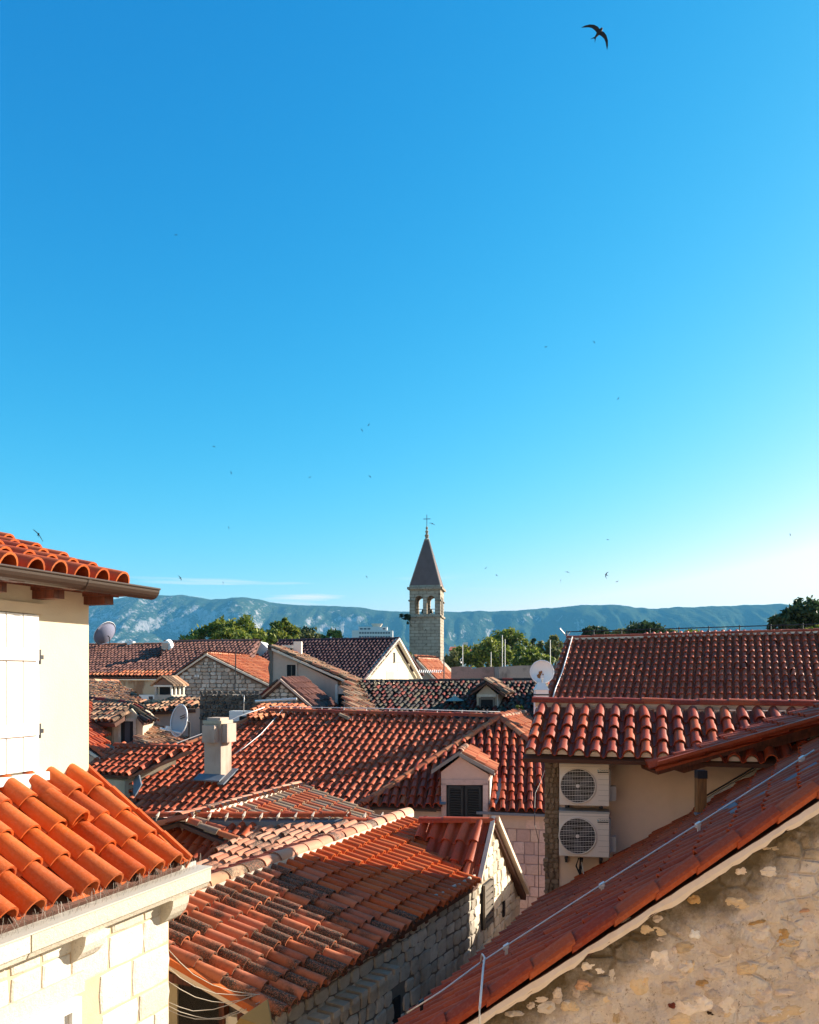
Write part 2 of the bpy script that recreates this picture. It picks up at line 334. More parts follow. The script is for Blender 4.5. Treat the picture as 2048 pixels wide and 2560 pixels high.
class Bld:
    def __init__(s, name, label, cat='house', loc=(0, 0, 0), group=None):
        s.root = thing(name, label, cat, loc, group); s.tiles = []
    def part(s, name, mb, mat, parent=None, **kw): return mb.build(name, mat, parent or s.root, **kw)
    def roof(s, pl, poly, pitch, expo, mat, axis=None, thick=.07, jit=.012, rot=.6, det=1, name='roof', parent=None, solid=True, wave=0, slab=None, follow=False, skip=None):
        poly = [Vector(p) for p in poly]
        r = parent
        if solid:
            r = MB().ext([p - pl.n * .045 for p in poly], -pl.n * thick).build(name, slab or M_SLAB, parent or s.root)
        up = Vector(axis).normalized() if axis is not None else pl.up
        n = pl.n; u = up.cross(n).normalized()
        o = poly[0]; ph = random.uniform(0, 6.28)
        q = [((p - o).dot(u), (p - o).dot(up)) for p in poly]
        u0 = min(a for a, b in q); u1 = max(a for a, b in q); v0 = min(b for a, b in q); v1 = max(b for a, b in q)
        nc = int((u1 - u0) / pitch) + 1; nr = int((v1 - v0) / expo) + 1
        for j in range(nr + 1):
            for i in range(nc + 1):
                cu = u0 + (i + .5) * pitch; cv = v0 + j * expo
                if follow:
                    hit = [a_[1] + (b_[1] - a_[1]) * (cu - a_[0]) / (b_[0] - a_[0]) for a_, b_ in zip(q, q[1:] + q[:1]) if (a_[0] > cu) != (b_[0] > cu)]
                    if not hit: continue
                    cv = min(hit) - .02 + j * expo
                if not inpoly(cu, cv + expo * .45, q): continue
                ja = random.gauss(0, rot); dz = random.gauss(0, .004) + wave * math.sin(cu * 1.7 + cv)
                pos = o + u * (cu + random.gauss(0, jit)) + up * (cv + random.gauss(0, jit)) + n * dz
                pos = pos + n * (.011 * math.sin(cu * .9 + cv * .6 + ph)) + up * (.016 * math.sin(cu * 1.25 + ph * 2) + .008 * math.sin(cu * 4.1 + ph))
                if random.random() < .025: ja += random.gauss(0, 3.5); pos = pos - up * random.uniform(0, .05) + n * random.uniform(0, .012)
                if skip and skip(pos): continue
                M = Matrix((u, up, n)).transposed().to_4x4(); M.translation = pos
                M = M @ Matrix.Rotation(R(ja), 4, 'Z') @ Matrix.Rotation(R(random.gauss(0, rot * .5)), 4, 'Y')
                mm = mat(pos) if callable(mat) else mat
                s.tiles.append((pos.y, M, tile_mesh(pitch, expo, mm, det), r))
        return r
    def caps(s, a, b, mat, parent, r=.11, L=.36, lift=.05, mort=None):
        a, b = Vector(a), Vector(b); d = b - a; n = max(1, round(d.length / L)); L = d.length / n; d.normalize()
        x = d.cross(Vector((0, 0, 1))).normalized(); z = x.cross(d)
        me = cap_mesh(r, L, mat)
        for i in range(n):
            M = Matrix((x, d, z)).transposed().to_4x4(); M.translation = a + d * (L * i) + z * (lift + random.gauss(0, .004))
            M = M @ Matrix.Rotation(R(random.gauss(0, 1.2)), 4, 'Z')
            o = bpy.data.objects.new('ridge_tile', me); link(o, parent); o.matrix_basis = M
        if mort: MB().box((a + b) / 2 + z * (lift - .05), x * r * 1.05, d * (b - a).length / 2, z * .035).build('mortar_bed', mort, parent)
    def done(s, limit=300):
        s.tiles.sort(key=lambda q: q[0])
        for d, M, me, r in s.tiles[:limit]:
            o = bpy.data.objects.new('roof_tile', me); link(o, r); o.matrix_basis = M
        rest = s.tiles[limit:]
        if rest:
            mats, vv, ff, mi, sm, off = [], [], [], [], [], 0; cache = {}
            for d, M, me, r in rest:
                if me.name not in cache:
                    a = np.empty(len(me.vertices) * 3); me.vertices.foreach_get('co', a); b = np.empty(len(me.polygons) * 4, dtype=np.int64); me.polygons.foreach_get('vertices', b)
                    smo = np.empty(len(me.polygons), dtype=bool); me.polygons.foreach_get('use_smooth', smo)
                    if me.materials[0] not in mats: mats.append(me.materials[0])
                    cache[me.name] = (np.c_[a.reshape(-1, 3), np.ones(len(me.vertices))], b.reshape(-1, 4), smo, mats.index(me.materials[0]))
                a, b, smo, k = cache[me.name]
                vv.append((a @ np.array(M).T)[:, :3]); ff.append(b + off); off += len(a); mi.append(np.full(len(b), k)); sm.append(smo)
            fast_mesh('roof_tile_field', np.concatenate(vv), np.concatenate(ff), mats, s.root, np.concatenate(sm), np.concatenate(mi), kind='stuff')
def fast_mesh(name, v, f, mats, parent=None, smooth=None, mi=None, kind=None):
    me = bpy.data.meshes.new(name); k = f.shape[1]
    me.vertices.add(len(v)); me.vertices.foreach_set('co', np.ascontiguousarray(v, dtype=np.float32).ravel())
    me.loops.add(f.size); me.loops.foreach_set('vertex_index', f.ravel().astype(np.int32))
    me.polygons.add(len(f)); me.polygons.foreach_set('loop_start', np.arange(len(f), dtype=np.int32) * k)
    for m in (mats if isinstance(mats, list) else [mats]): me.materials.append(m)
    if mi is not None: me.polygons.foreach_set('material_index', mi.astype(np.int32))
    if smooth is not None: me.polygons.foreach_set('use_smooth', np.broadcast_to(smooth, (len(f),)).copy())
    me.update(calc_edges=True); me.validate()
    o = bpy.data.objects.new(name, me); link(o, parent)
    if kind: o['kind'] = kind
    return o

_st = {}
def stone_mesh(i, mat, rough=1.0):
    key = (i, mat.name, rough)
    if key in _st: return _st[key]
    r = random.Random(100 + i); vs_ = []
    base = [(-.5, -.5), (0, -.5), (.5, -.5), (.5, 0), (.5, .5), (0, .5), (-.5, .5), (-.5, 0)]
    jit = [(r.gauss(0, .055 * rough), r.gauss(0, .055 * rough)) for _ in base]
    for s_, y in ((1, 0), (.97, .65), (.86, 1)):
        for (x, z), (jx, jz) in zip(base, jit):
            rx = 1 - .10 * rough * (abs(x) == .5 and abs(z) == .5)
            vs_.append((x * s_ * rx + jx * .6, y + (r.gauss(0, .14) if y == 1 else 0), z * s_ * rx + jz * .6))
    fs = [(a * 8 + j, a * 8 + (j + 1) % 8, a * 8 + 8 + (j + 1) % 8, a * 8 + 8 + j) for a in (0, 1) for j in range(8)]
    vs_.append((r.gauss(0, .05), 1 + r.gauss(.05, .08), r.gauss(0, .05)))
    fs += [(16 + j, 16 + (j + 1) % 8, 24) for j in range(8)]
    me = bpy.data.meshes.new('stone'); me.from_pydata(vs_, [], fs); me.materials.append(mat); me.update(); _st[key] = me; return me
def stones(parent, o, e, w_, h_, hr, wr, mat, proud=.03, gap=.012, inside=None, rough=1.0, out=None, name='stone', limit=300, skip=0.):
    """courses of separate stones on a vertical wall: origin o (lower left), direction e, width, height"""
    e = Vector(e).normalized(); n = Vector(out).normalized() if out is not None else Vector((e.y, -e.x, 0))
    z = 0; cnt = 0
    while z < h_:
        hh = random.uniform(*hr); x = -random.uniform(0, wr[0])
        while x < w_:
            ww = random.uniform(*wr)
            if x < w_ < x + ww + wr[0] * .7: ww = w_ - x
            if ww < .02: break
            cx, cz = x + ww / 2, z + hh / 2; x += ww
            if inside and not inside(cx, cz): continue
            if cx < 0 or cx > w_ or cnt >= limit or random.random() < skip: continue
            ob = bpy.data.objects.new(name, stone_mesh(random.randrange(8), mat, rough)); link(ob, parent); cnt += 1
            M = Matrix((e, n, Vector((0, 0, 1)))).transposed().to_4x4(); M.translation = Vector(o) + e * cx + Vector((0, 0, cz))
            ob.matrix_basis = M @ Matrix.Diagonal((ww - gap, proud * random.uniform(.7, 1.4), hh - gap, 1))
        z += hh

def cable(name, pts, r, mat, parent, k=5): return MB().tube(pts, r, k).build(name, mat, parent, smooth=True)
def text_mesh(txt, size, mat, parent, M, name='lettering'):
    cu = bpy.data.curves.new(name, 'FONT'); cu.body = txt; cu.size = size; cu.extrude = .001; cu.align_x = 'LEFT'
    to = bpy.data.objects.new(name, cu); COL.objects.link(to)
    dg = bpy.context.evaluated_depsgraph_get(); me = bpy.data.meshes.new_from_object(to.evaluated_get(dg)); bpy.data.objects.remove(to)
    me.materials.clear(); me.materials.append(mat); o = bpy.data.objects.new(name, me); link(o, parent); o.matrix_basis = M; return o
HAZE = 0.75e-4
#SECTION_SETTING
# ------------------------------------------------------------------ setting: ground, mountain
def vnoise(x, y, seed):
    r = np.random.default_rng(seed); tb = r.random((256, 256))
    xi = np.floor(x).astype(int); yi = np.floor(y).astype(int); fx = x - xi; fy = y - yi
    fx = fx * fx * (3 - 2 * fx); fy = fy * fy * (3 - 2 * fy)
    g = lambda a, b: tb[a % 256, b % 256]
    return (g(xi, yi) * (1 - fx) + g(xi + 1, yi) * fx) * (1 - fy) + (g(xi, yi + 1) * (1 - fx) + g(xi + 1, yi + 1) * fx) * fy - .5
def fbm(x, y, seed, octv=5):
    s_ = 0; a = 1
    for i in range(octv): s_ = s_ + a * vnoise(x * 2 ** i, y * 2 ** i, seed + i); a *= .5
    return s_
m, t, b = newmat('ground'); t.links.new(mixc(t, step(t, noise(t, .02, 6), .4, .65), (.10, .095, .07, 1), (.05, .07, .03, 1)), b.inputs['Base Color']); b.inputs['Roughness'].default_value = .95
MB().add([(-9000, -60, 0), (9000, -60, 0), (9000, 9500, 0), (-9000, 9500, 0)], [(0, 1, 2, 3)]).build('ground', m, kind='structure')
m, t, b = newmat('paving'); t.links.new(mixc(t, step(t, noise(t, 2, 6), .4, .65), (.40, .34, .27, 1), (.30, .25, .19, 1)), b.inputs['Base Color']); b.inputs['Roughness'].default_value = .8
MB().add([(-40, -10, .004), (40, -10, .004), (40, 70, .004), (-40, 70, .004)], [(0, 1, 2, 3)]).build('street_paving', m, kind='structure')

DM = 6500.0
prof = [(-900, 1500), (-400, 1490), (0, 1500), (225, 1508), (300, 1494), (380, 1486), (460, 1489), (520, 1500), (560, 1500), (620, 1496), (680, 1507), (760, 1514), (830, 1517), (900, 1519), (960, 1527), (1020, 1530), (1115, 1531), (1200, 1530), (1290, 1527), (1380, 1520), (1450, 1516), (1540, 1515), (1580, 1518), (1640, 1523), (1720, 1521), (1790, 1517), (1900, 1516), (2048, 1512), (2600, 1500), (3200, 1520)]
NX, NY = 900, 110
pxs = np.linspace(-900, 3100, NX); bs = np.linspace(0, 1.35, NY)
PX, B = np.meshgrid(pxs, bs); Xm = (PX - CX) / FPX * DM
hr = np.interp(PX, *zip(*prof)); Hh = (HY - hr) / FPX * DM + CZ
bb = np.clip(B, 0, 1)
cl = .70 + .05 * fbm(Xm / 900, B * 0, 5)             # foot of the cliffs
lo_ = .52 * (bb / cl) ** 1.35
up_ = .52 + .48 * np.sin(np.clip((bb - cl) / (1 - cl), 0, 1) * math.pi / 2) ** .8
Z = np.where(bb < cl, lo_, up_) * Hh
Z = np.where(B > 1, Hh * (1 - .04 * (B - 1)), Z)
gul = fbm(Xm / 260, B * 1.3, 11, 5); fin = fbm(Xm / 90, B * 9, 31, 4)
env = np.sin(np.clip(B, 0, 1) * math.pi) ** .7
Z = Z + env * (gul * 105 + fin * 26) + np.where(B >= .97, fin * 7, 0)
Ym = 4300 + (DM - 4300) * np.where(B < 1, bb ** .95, 1) + np.where(B > 1, (B - 1) * 3000, 0) + env * fbm(Xm / 420, B * 3, 77, 5) * 420
Z[0, :] = -3
vv = np.stack([Xm, Ym, Z], -1).reshape(-1, 3)
i, j = np.meshgrid(np.arange(NX - 1), np.arange(NY - 1)); k = (j * NX + i).ravel()
m, t, b = newmat('mountain_rock')
g = nd(t, 'NewGeometry'); sx = nd(t, 'SeparateXYZ'); t.links.new(g.outputs['Normal'], sx.inputs[0])
steep = mth(t, 'SUBTRACT', 1.0, mth(t, 'ABSOLUTE', sx.outputs[2]))
px_ = nd(t, 'SeparateXYZ'); t.links.new(g.outputs['Position'], px_.inputs[0])
west = mth(t, 'MULTIPLY', px_.outputs[0], -.00007)
nn = mth(t, 'ADD', mth(t, 'MULTIPLY', noise(t, .012, 6, rough=.7, stretch=(1, 1, .4)), .9), mth(t, 'MULTIPLY', noise(t, .045, 4, rough=.7, stretch=(1, 1, .3)), 1.1))
rk = mth(t, 'ADD', mth(t, 'ADD', mth(t, 'MULTIPLY', steep, .75), west), mth(t, 'SUBTRACT', nn, 1.02))
c = mixc(t, step(t, rk, .25, .40), (.04, .065, .03, 1), (.36, .33, .31, 1))
c = mixc(t, mth(t, 'MULTIPLY', step(t, noise(t, .03, 5), .5, .6), .5), c, (.06, .075, .04, 1))
t.links.new(c, b.inputs['Base Color']); b.inputs['Roughness'].default_value = 1; b.inputs['Specular IOR Level'].default_value = 0
bump(t, b, noise(t, .02, 6, rough=.7, stretch=(1, 1, .4)), 25, .8)
o = fast_mesh('mountain_range', vv, np.stack([k, k + 1, k + NX + 1, k + NX], -1), m, None, True, kind='structure')

# the air between the town and the mountain
m = bpy.data.materials.new('haze_air'); m.use_nodes = True; t = m.node_tree; t.nodes.clear()
oo = t.nodes.new('ShaderNodeOutputMaterial'); pv = t.nodes.new('ShaderNodeVolumePrincipled'); t.links.new(pv.outputs[0], oo.inputs['Volume'])
pv.inputs['Color'].default_value = (.12, .45, .78, 1); pv.inputs['Density'].default_value = HAZE; pv.inputs['Anisotropy'].default_value = .0
MB().box((0, 4600, 330), (8500, 0, 0), (0, 4640, 0), (0, 0, 334)).build('haze', m, kind='stuff')

# ------------------------------------------------------------------ near left: plaster house with shutters
GA = 21.0
n_ = Vector((*right(GA), 0)); d_ = Vector((math.sin(R(GA)), math.cos(R(GA)), 0)); UPZ = Vector((0, 0, 1))
cA = V(-2.965, 7.57, 0)
A = Bld('plaster_house', 'cream plastered house with white plank shutters and brown gutter beside the orange roof', 'house', (-4.5, 5, 0))
wallz = 1.0
fp = [cA, cA - d_ * 6, cA - d_ * 6 - n_ * 4, cA - n_ * 4]
pa = Pl(V(-2.49, 7.83, .81), n_, .32)
A_wall = A.part('wall', MB().prism([Vector((p.x, p.y, pa.z(p.x, p.y) - .10)) for p in fp], 0), M_CREAM)
G1 = V(-2.49, 7.83, .82)
pe = [G1 - d_ * .36 - n_ * .02, G1 - d_ * 6 - n_ * .02]
polyA = [pa.on(p.x, p.y) for p in (pe[0], pe[0] - n_ * 3.6, pe[1] - n_ * 3.6, pe[1])]
rA = A.roof(pa, polyA, .25, .36, T_NEW, thick=.06, slab=M_WOOD, jit=.004)
# half-round gutter
k = 10; gv = []; L = [G1, G1 - d_ * 1.0, G1 - d_ * 6.2]
for rr in (.095, .088):
    for p in (L[0], L[-1]):
        for q in range(k + 1):
            a = math.pi * q / k
            gv.append(p + n_ * (-math.cos(a) * rr + .03) - UPZ * math.sin(a) * rr)
gf = []
for s_ in (0, 2 * (k + 1)):
    gf += [(s_ + q, s_ + q + 1, s_ + k + 2 + q, s_ + k + 1 + q) for q in range(k)]
gf += [tuple(range(k + 1))]
g_ = A.part('gutter', MB().add(gv, gf), M_GUT, smooth=False)
cable('gutter_bead', [G1 + n_ * .127 + UPZ * .004, G1 + n_ * .127 - d_ * 6 + UPZ * .004], .011, M_GUT, g_)
for s_ in (.92, 2.6):
    q = G1 - d_ * s_; pts = [q + n_ * (-math.cos(math.pi * i / 10) * .10 + .03) - UPZ * math.sin(math.pi * i / 10) * .10 for i in range(11)]
    MB().add([p - d_ * .018 for p in pts] + [p + d_ * .018 for p in pts], [(i, i + 1, 12 + i, 11 + i) for i in range(10)]).build('gutter_bracket', M_GUT, g_)
for s_ in (.42, 1.02, 1.62, 2.2):   # rafter ends, two steps each
    q = G1 - d_ * s_ - UPZ * .045
    A.part('rafter', MB().box(q - n_ * .20 - UPZ * .02, n_ * .26, d_ * .075, UPZ * .028).box(q - n_ * .28 - UPZ * .085, n_ * .17, d_ * .058, UPZ * .036), M_WOOD)
# shutters
wp = lambda along, z, out=0: Vector((cA.x, cA.y, 0)) - d_ * along + n_ * out + UPZ * (z + CZ)
sw0, sz0, sz1 = .63, -.80, .52
sh = A.part('shutter', MB().box(wp(sw0 + .52, (sz0 + sz1) / 2, .02), d_ * .51, n_ * .012, UPZ * (sz1 - sz0) / 2), mat_flat('shutter_back', (.35, .33, .30, 1), .7))
for i in range(6):
    MB().box(wp(sw0 + .085 + i * .172, (sz0 + sz1) / 2, .037), d_ * .0795, n_ * .008, UPZ * ((sz1 - sz0) / 2 - .004)).build('plank', M_WHITE, sh)
for zz in (.18, -.45):
    MB().box(wp(sw0 + .52, zz, .055), d_ * .50, n_ * .010, UPZ * .05).build('batten', M_WHITE, sh)
    MB().box(wp(sw0 - .03, zz - .02, .03), d_ * .024, n_ * .010, UPZ * .018).tube([wp(sw0 - .012, zz - .08, .040), wp(sw0 - .012, zz + .045, .040)], .010).build('hinge', M_DKMET, sh)
A.part('lintel', MB().box(wp(sw0 + .5, sz1 + .05, .02), d_ * .56, n_ * .022, UPZ * .045), M_CREAM)
A.part('sill', MB().box(wp(sw0 + .5, sz0 - .055, .03), d_ * .58, n_ * .05, UPZ * .035), M_WHITE)
MB().box(wp(sw0 + .75, sz0 - .005, .06), d_ * .10, n_ * .012, UPZ * .012).build('shutter_latch', M_DKMET, sh)
A.done()

# ------------------------------------------------------------------ near left below: limestone house with cornice
Bh = Bld('limestone_house', 'sunlit limestone house with orange tiled roof, stone cornice and bird spikes', 'house', (-3.3, 5, 0))
E0 = V(-1.97, 7.1, -1.626)
pb = Pl(E0, n_, .65)
polyB = [pb.on(p.x, p.y) for p in (E0 + d_ * .03, E0 + d_ * .03 - n_ * 1.12, E0 - d_ * 5 - n_ * 1.12, E0 - d_ * 5)]
rB = Bh.roof(pb, polyB, .25, .34, T_NEW, thick=.05, jit=.005, rot=.5)
rB.name = 'roof'
# one slipped tile lying on the others and a white mortar patch at the wall
M = Matrix((pb.u, pb.up, pb.n)).transposed().to_4x4(); M.translation = pb.at(185, 2085) + pb.n * .10
o = bpy.data.objects.new('loose_tile', tile_mesh(.25, .34, T_NEW)); link(o, rB); o.matrix_basis = M @ Matrix.Rotation(R(4), 4, 'Z')
mb = MB(); q = pb.at(45, 1968)
mb.lathe([(.02, -.03), (.10, 0), (.13, .03), (.09, .07), (.02, .085)], q, 9, pb.n); mb.build('mortar_patch', M_MORT, rB)
# verge edge tiles: folded strips along the end of the roof
for i in range(4):
    a = E0 + d_ * .10 - n_ * (i * .285); a.z = pb.z(a.x, a.y); bq = a - n_ * .30; bq.z = pb.z(bq.x, bq.y)
    MB().ext([a + pb.n * .045 - d_ * .10, a + pb.n * .020 - d_ * .06, a + pb.n * .016 - d_ * .02, a + pb.n * .05 - d_ * .012, a + pb.n * .055 + d_ * .012, a + pb.n * .0 + d_ * .02, a - pb.n * .10 + d_ * .02, a - pb.n * .10 + d_ * .008, a + pb.n * .0 + d_ * .004, a + pb.n * .005 - d_ * .06, a + pb.n * .03 - d_ * .10], bq - a + pb.n * .012).build('verge_tile', T_NEW, rB)
cB = V(-1.77, 7.3, -1.71)          # cornice outer top corner
wB = cB - n_ * .15 - d_ * .40      # wall corner
Bw = Bh.part('wall', MB().prism([Vector((p.x, p.y, CZ - 1.80)) for p in (wB, wB - d_ * 6, wB - d_ * 6 - n_ * 1.2, wB - n_ * 1.2)], 0), M_LIMEJ)
def sweep(prof_, a, b_):    # cornice profile (out, z) from a to b_
    pts = [a + n_ * x + UPZ * z for x, z in prof_]; return MB().ext(pts, b_ - a)
corn = Bh.part('cornice', sweep([(0, 0), (0, -.115), (-.02, -.125), (-.04, -.165), (-.30, -.165), (-.30, -.03), (-.10, -.03), (-.10, 0)], cB, cB - d_ * 2.02), M_LIME)
Bh.part('cornice', sweep([(0, 0), (0, -.115), (-.02, -.125), (-.04, -.165), (-.30, -.165), (-.30, -.03), (-.10, -.03), (-.10, 0)], cB - d_ * 2.035, cB - d_ * 6), M_LIME)
Bh.part('ledge_sheet', sweep([(.012, .004), (.012, .016), (-.16, .016), (-.16, .05), (-.17, .05), (-.17, .004)], cB + d_ * .004, cB - d_ * 6), mat_flat('ledge_grey', (.42, .39, .33, 1), .7))
Bh.part('gutter_channel', sweep([(-.20, .06), (-.20, -.02), (-.30, -.02), (-.30, .12), (-.31, .12), (-.31, -.03), (-.19, -.03), (-.19, .06)], cB - d_ * .05, cB - d_ * 6), M_ZINC)
mb = MB().box(cB - d_ * 1.33 - n_ * .17 + UPZ * .075, d_ * .16, n_ * .004, UPZ * .055); Bh.part('tile_shard', mb, T_NEW)
for s_ in (.30, 1.30, 2.30, 3.30):      # quarter-round corbels
    a = cB - d_ * s_; pr = [(-.30, -.165), (-.01, -.165)] + [(-.30 + .29 * math.cos(q), -.165 - .25 * math.sin(q)) for q in [R(15 * i) for i in range(1, 7)]]
    Bh.part('corbel', sweep(pr, a, a - d_ * .22), M_LIME)
mb = MB()                               # bird spikes
for i in range(150):
    s_ = .06 + i * .021; q = cB - d_ * s_ - n_ * (.06 + .02 * (i % 3)) + UPZ * .014
    tip = q + UPZ * random.uniform(.09, .13) + n_ * random.uniform(-.05, .07) + d_ * random.uniform(-.06, .06)
    mb.tube([q, tip], .0012, 3)
Bh.part('bird_spikes', mb, mat_flat('spike_grey', (.30, .27, .23, 1), .5))
o_ = wB - d_ * 3.6; o_.z = CZ - 4.2
win = lambda x, z: 1.02 < 3.6 - x < 2.7 and z < 4.2 - 2.16
stones(Bw, o_ + n_ * .0, d_, 3.6, 2.30, (.22, .34), (.18, .50), M_LIME, .010, .010, inside=lambda x, z: not win(x, z) and True, rough=.4, out=n_)
wq = lambda al, z, out=0: wB - d_ * al + n_ * out + UPZ * (z + CZ - wB.z)
Bh.part('window_lintel', MB().box(wq(1.85, -2.24, .0), d_ * .84, n_ * .03, UPZ * .075), M_LIME)
fr = Bh.part('window_frame', MB().box(wq(1.12, -3.05, .01), d_ * .045, n_ * .05, UPZ * .72).box(wq(1.80, -2.365, .01), d_ * .68, n_ * .05, UPZ * .045), M_WHITE)
MB().box(wq(1.80, -3.12, -.02), d_ * .62, n_ * .012, UPZ * .68).build('pane', M_BLACK, fr)
MB().box(wq(1.22, -3.10, .0), d_ * .05, n_ * .02, UPZ * .68).box(wq(1.80, -2.46, .0), d_ * .62, n_ * .02, UPZ * .04).build('sash', M_WHITE, fr)
Bh.done()

# ------------------------------------------------------------------ near right: rubble gable with a red verge (C)
Ch = Bld('rubble_gable_house', 'rubble stone gable wall with dark red tiled verge and a lightning cable', 'house', (3.5, 8.5, 0))
pc = Pl(V(1.99, 12, -3.33), (-.609, .2896), .6744)
va, vb = V(.416, 6.36, 0), V(3.36, 6.71, 0); vd = (vb - va).normalized()
vc = va - vd * 1.18; ve = va + vd * 7.4
far0 = V(1.99, 12, 0); farJ = V(3.974, 11.4, 0); far1 = V(7.8, 10.35, 0)
polyC = [pc.on(q.x, q.y) for q in (vc, ve, far1, farJ, far0)]
axC = pc.on(vb.x, vb.y) - pc.on(va.x, va.y)
rC = Ch.roof(pc, polyC, .225, .36, T_DRK, axis=axC, thick=.06, jit=.006, follow=True)
ang = [pc.on(q.x, q.y) - UPZ * .14 for q in (vc + vd * .25 + Vector((0, .07, 0)), ve + Vector((0, .07, 0)), far1 + Vector((0, -.2, 0)), far0 + Vector((.1, -.25, 0)))]
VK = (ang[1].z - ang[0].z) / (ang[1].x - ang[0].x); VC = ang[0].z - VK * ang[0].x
m, t, b = newmat('rubble_plaster')
c = mixc(t, step(t, noise(t, 2.4, 8, rough=.7), .38, .66), (.56, .46, .38, 1), (.70, .59, .50, 1))
c = mixc(t, mth(t, 'MULTIPLY', step(t, noise(t, 7, 6, rough=.7), .52, .62), .55), c, (.78, .66, .53, 1))
c = mixc(t, mth(t, 'MULTIPLY', step(t, noise(t, 1.6, 7, rough=.75), .56, .68), .7), c, (.12, .085, .05, 1))
c = mixc(t, mth(t, 'MULTIPLY', step(t, noise(t, 24, 4, rough=.8), .60, .68), .5), c, (.16, .10, .06, 1))
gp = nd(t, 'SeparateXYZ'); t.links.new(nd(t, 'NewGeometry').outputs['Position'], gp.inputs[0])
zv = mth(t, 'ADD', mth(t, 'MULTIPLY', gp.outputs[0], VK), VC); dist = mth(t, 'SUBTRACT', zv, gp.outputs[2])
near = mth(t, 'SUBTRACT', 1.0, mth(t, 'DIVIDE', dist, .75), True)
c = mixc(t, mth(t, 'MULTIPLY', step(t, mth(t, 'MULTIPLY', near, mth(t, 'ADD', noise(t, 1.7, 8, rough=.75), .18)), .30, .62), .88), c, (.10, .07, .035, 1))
t.links.new(c, b.inputs['Base Color']); b.inputs['Roughness'].default_value = .95; b.inputs['Specular IOR Level'].default_value = .1
wv = nd(t, 'VectorMath', operation='ADD'); t.links.new(nd(t, 'NewGeometry').outputs['Position'], wv.inputs[0]); nz3 = nd(t, 'TexNoise', Scale=5.0, Detail=3.0); vm = nd(t, 'VectorMath', operation='SCALE'); vm.inputs['Scale'].default_value = .14; t.links.new(nz3.outputs[1], vm.inputs[0]); t.links.new(vm.outputs[0], wv.inputs[1])
mpv = nd(t, 'Mapping'); mpv.inputs['Scale'].default_value = (1, 1, 1.5); t.links.new(wv.outputs[0], mpv.inputs[0])
vo = nd(t, 'TexVoronoi', Scale=4.6); vo.feature = 'DISTANCE_TO_EDGE'; vo2 = nd(t, 'TexVoronoi', Scale=4.6); t.links.new(mpv.outputs[0], vo.inputs['Vector']); t.links.new(mpv.outputs[0], vo2.inputs['Vector'])
msk = step(t, noise(t, 1.9, 4), .40, .60); edge = step(t, vo.outputs['Distance'], .02, .11)
cell = ramp(t, mth(t, 'FRACT', mth(t, 'MULTIPLY', nd(t, 'SeparateXYZ').outputs[0], 1.0)), [(0, (1, 1, 1, 1)), (1, (1, 1, 1, 1))])
scl = nd(t, 'SeparateColor'); t.links.new(vo2.outputs['Color'], scl.inputs[0])
sc_ = ramp(t, scl.outputs[0], [(0, (.66, .55, .44, 1)), (.35, (.72, .62, .52, 1)), (.6, (.60, .44, .27, 1)), (.75, (.54, .46, .38, 1)), (1, (.74, .66, .57, 1))])
c = mixc(t, mth(t, 'MULTIPLY', mth(t, 'MULTIPLY', msk, edge), .75), c, sc_)
c = mixc(t, mth(t, 'MULTIPLY', mth(t, 'MULTIPLY', step(t, noise(t, 24, 4, rough=.8), .58, .66), .5), 1.0), c, (.20, .13, .08, 1))
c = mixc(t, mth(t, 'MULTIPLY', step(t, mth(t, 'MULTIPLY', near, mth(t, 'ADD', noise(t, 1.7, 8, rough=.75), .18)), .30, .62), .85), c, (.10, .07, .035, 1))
t.links.new(c, b.inputs['Base Color'])
hgt = mth(t, 'ADD', mth(t, 'ADD', mth(t, 'MULTIPLY', mth(t, 'MULTIPLY', edge, msk), .35), noise(t, 4.5, 7, rough=.65)), mth(t, 'MULTIPLY', noise(t, 30, 4), .3)); bump(t, b, hgt, .09, .9)
M_CW = m
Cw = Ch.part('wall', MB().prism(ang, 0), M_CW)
fa, fb = ang[0], ang[1]; fd = Vector((fb.x - fa.x, fb.y - fa.y, 0)); FL = fd.length; fd.normalize(); fo_ = Vector((fd.y, -fd.x, 0))
nu, nv_ = 330, 240; U_, W_ = np.meshgrid(np.linspace(.0, 5.2, nu), np.linspace(0, 1, nv_)); zt_ = fa.z + (fb.z - fa.z) * U_ / FL; Z_ = (CZ - 4.4) + (zt_ - (CZ - 4.4)) * W_
hh_ = fbm(U_ * 3.2, Z_ * 3.6, 201, 6); hh_ = .014 + .040 * hh_ + .020 * fbm(U_ * 14, Z_ * 17, 301, 4) + .02 * np.maximum(fbm(U_ * 5, Z_ * 7, 401, 3), 0)
vv_ = np.stack([fa.x + fd.x * U_ + fo_.x * hh_, fa.y + fd.y * U_ + fo_.y * hh_, Z_], -1).reshape(-1, 3)
ii, jj = np.meshgrid(np.arange(nu - 1), np.arange(nv_ - 1)); kk = (jj * nu + ii).ravel()
fast_mesh('rough_render', vv_, np.stack([kk, kk + 1, kk + nu + 1, kk + nu], -1), M_CW, Cw, True)
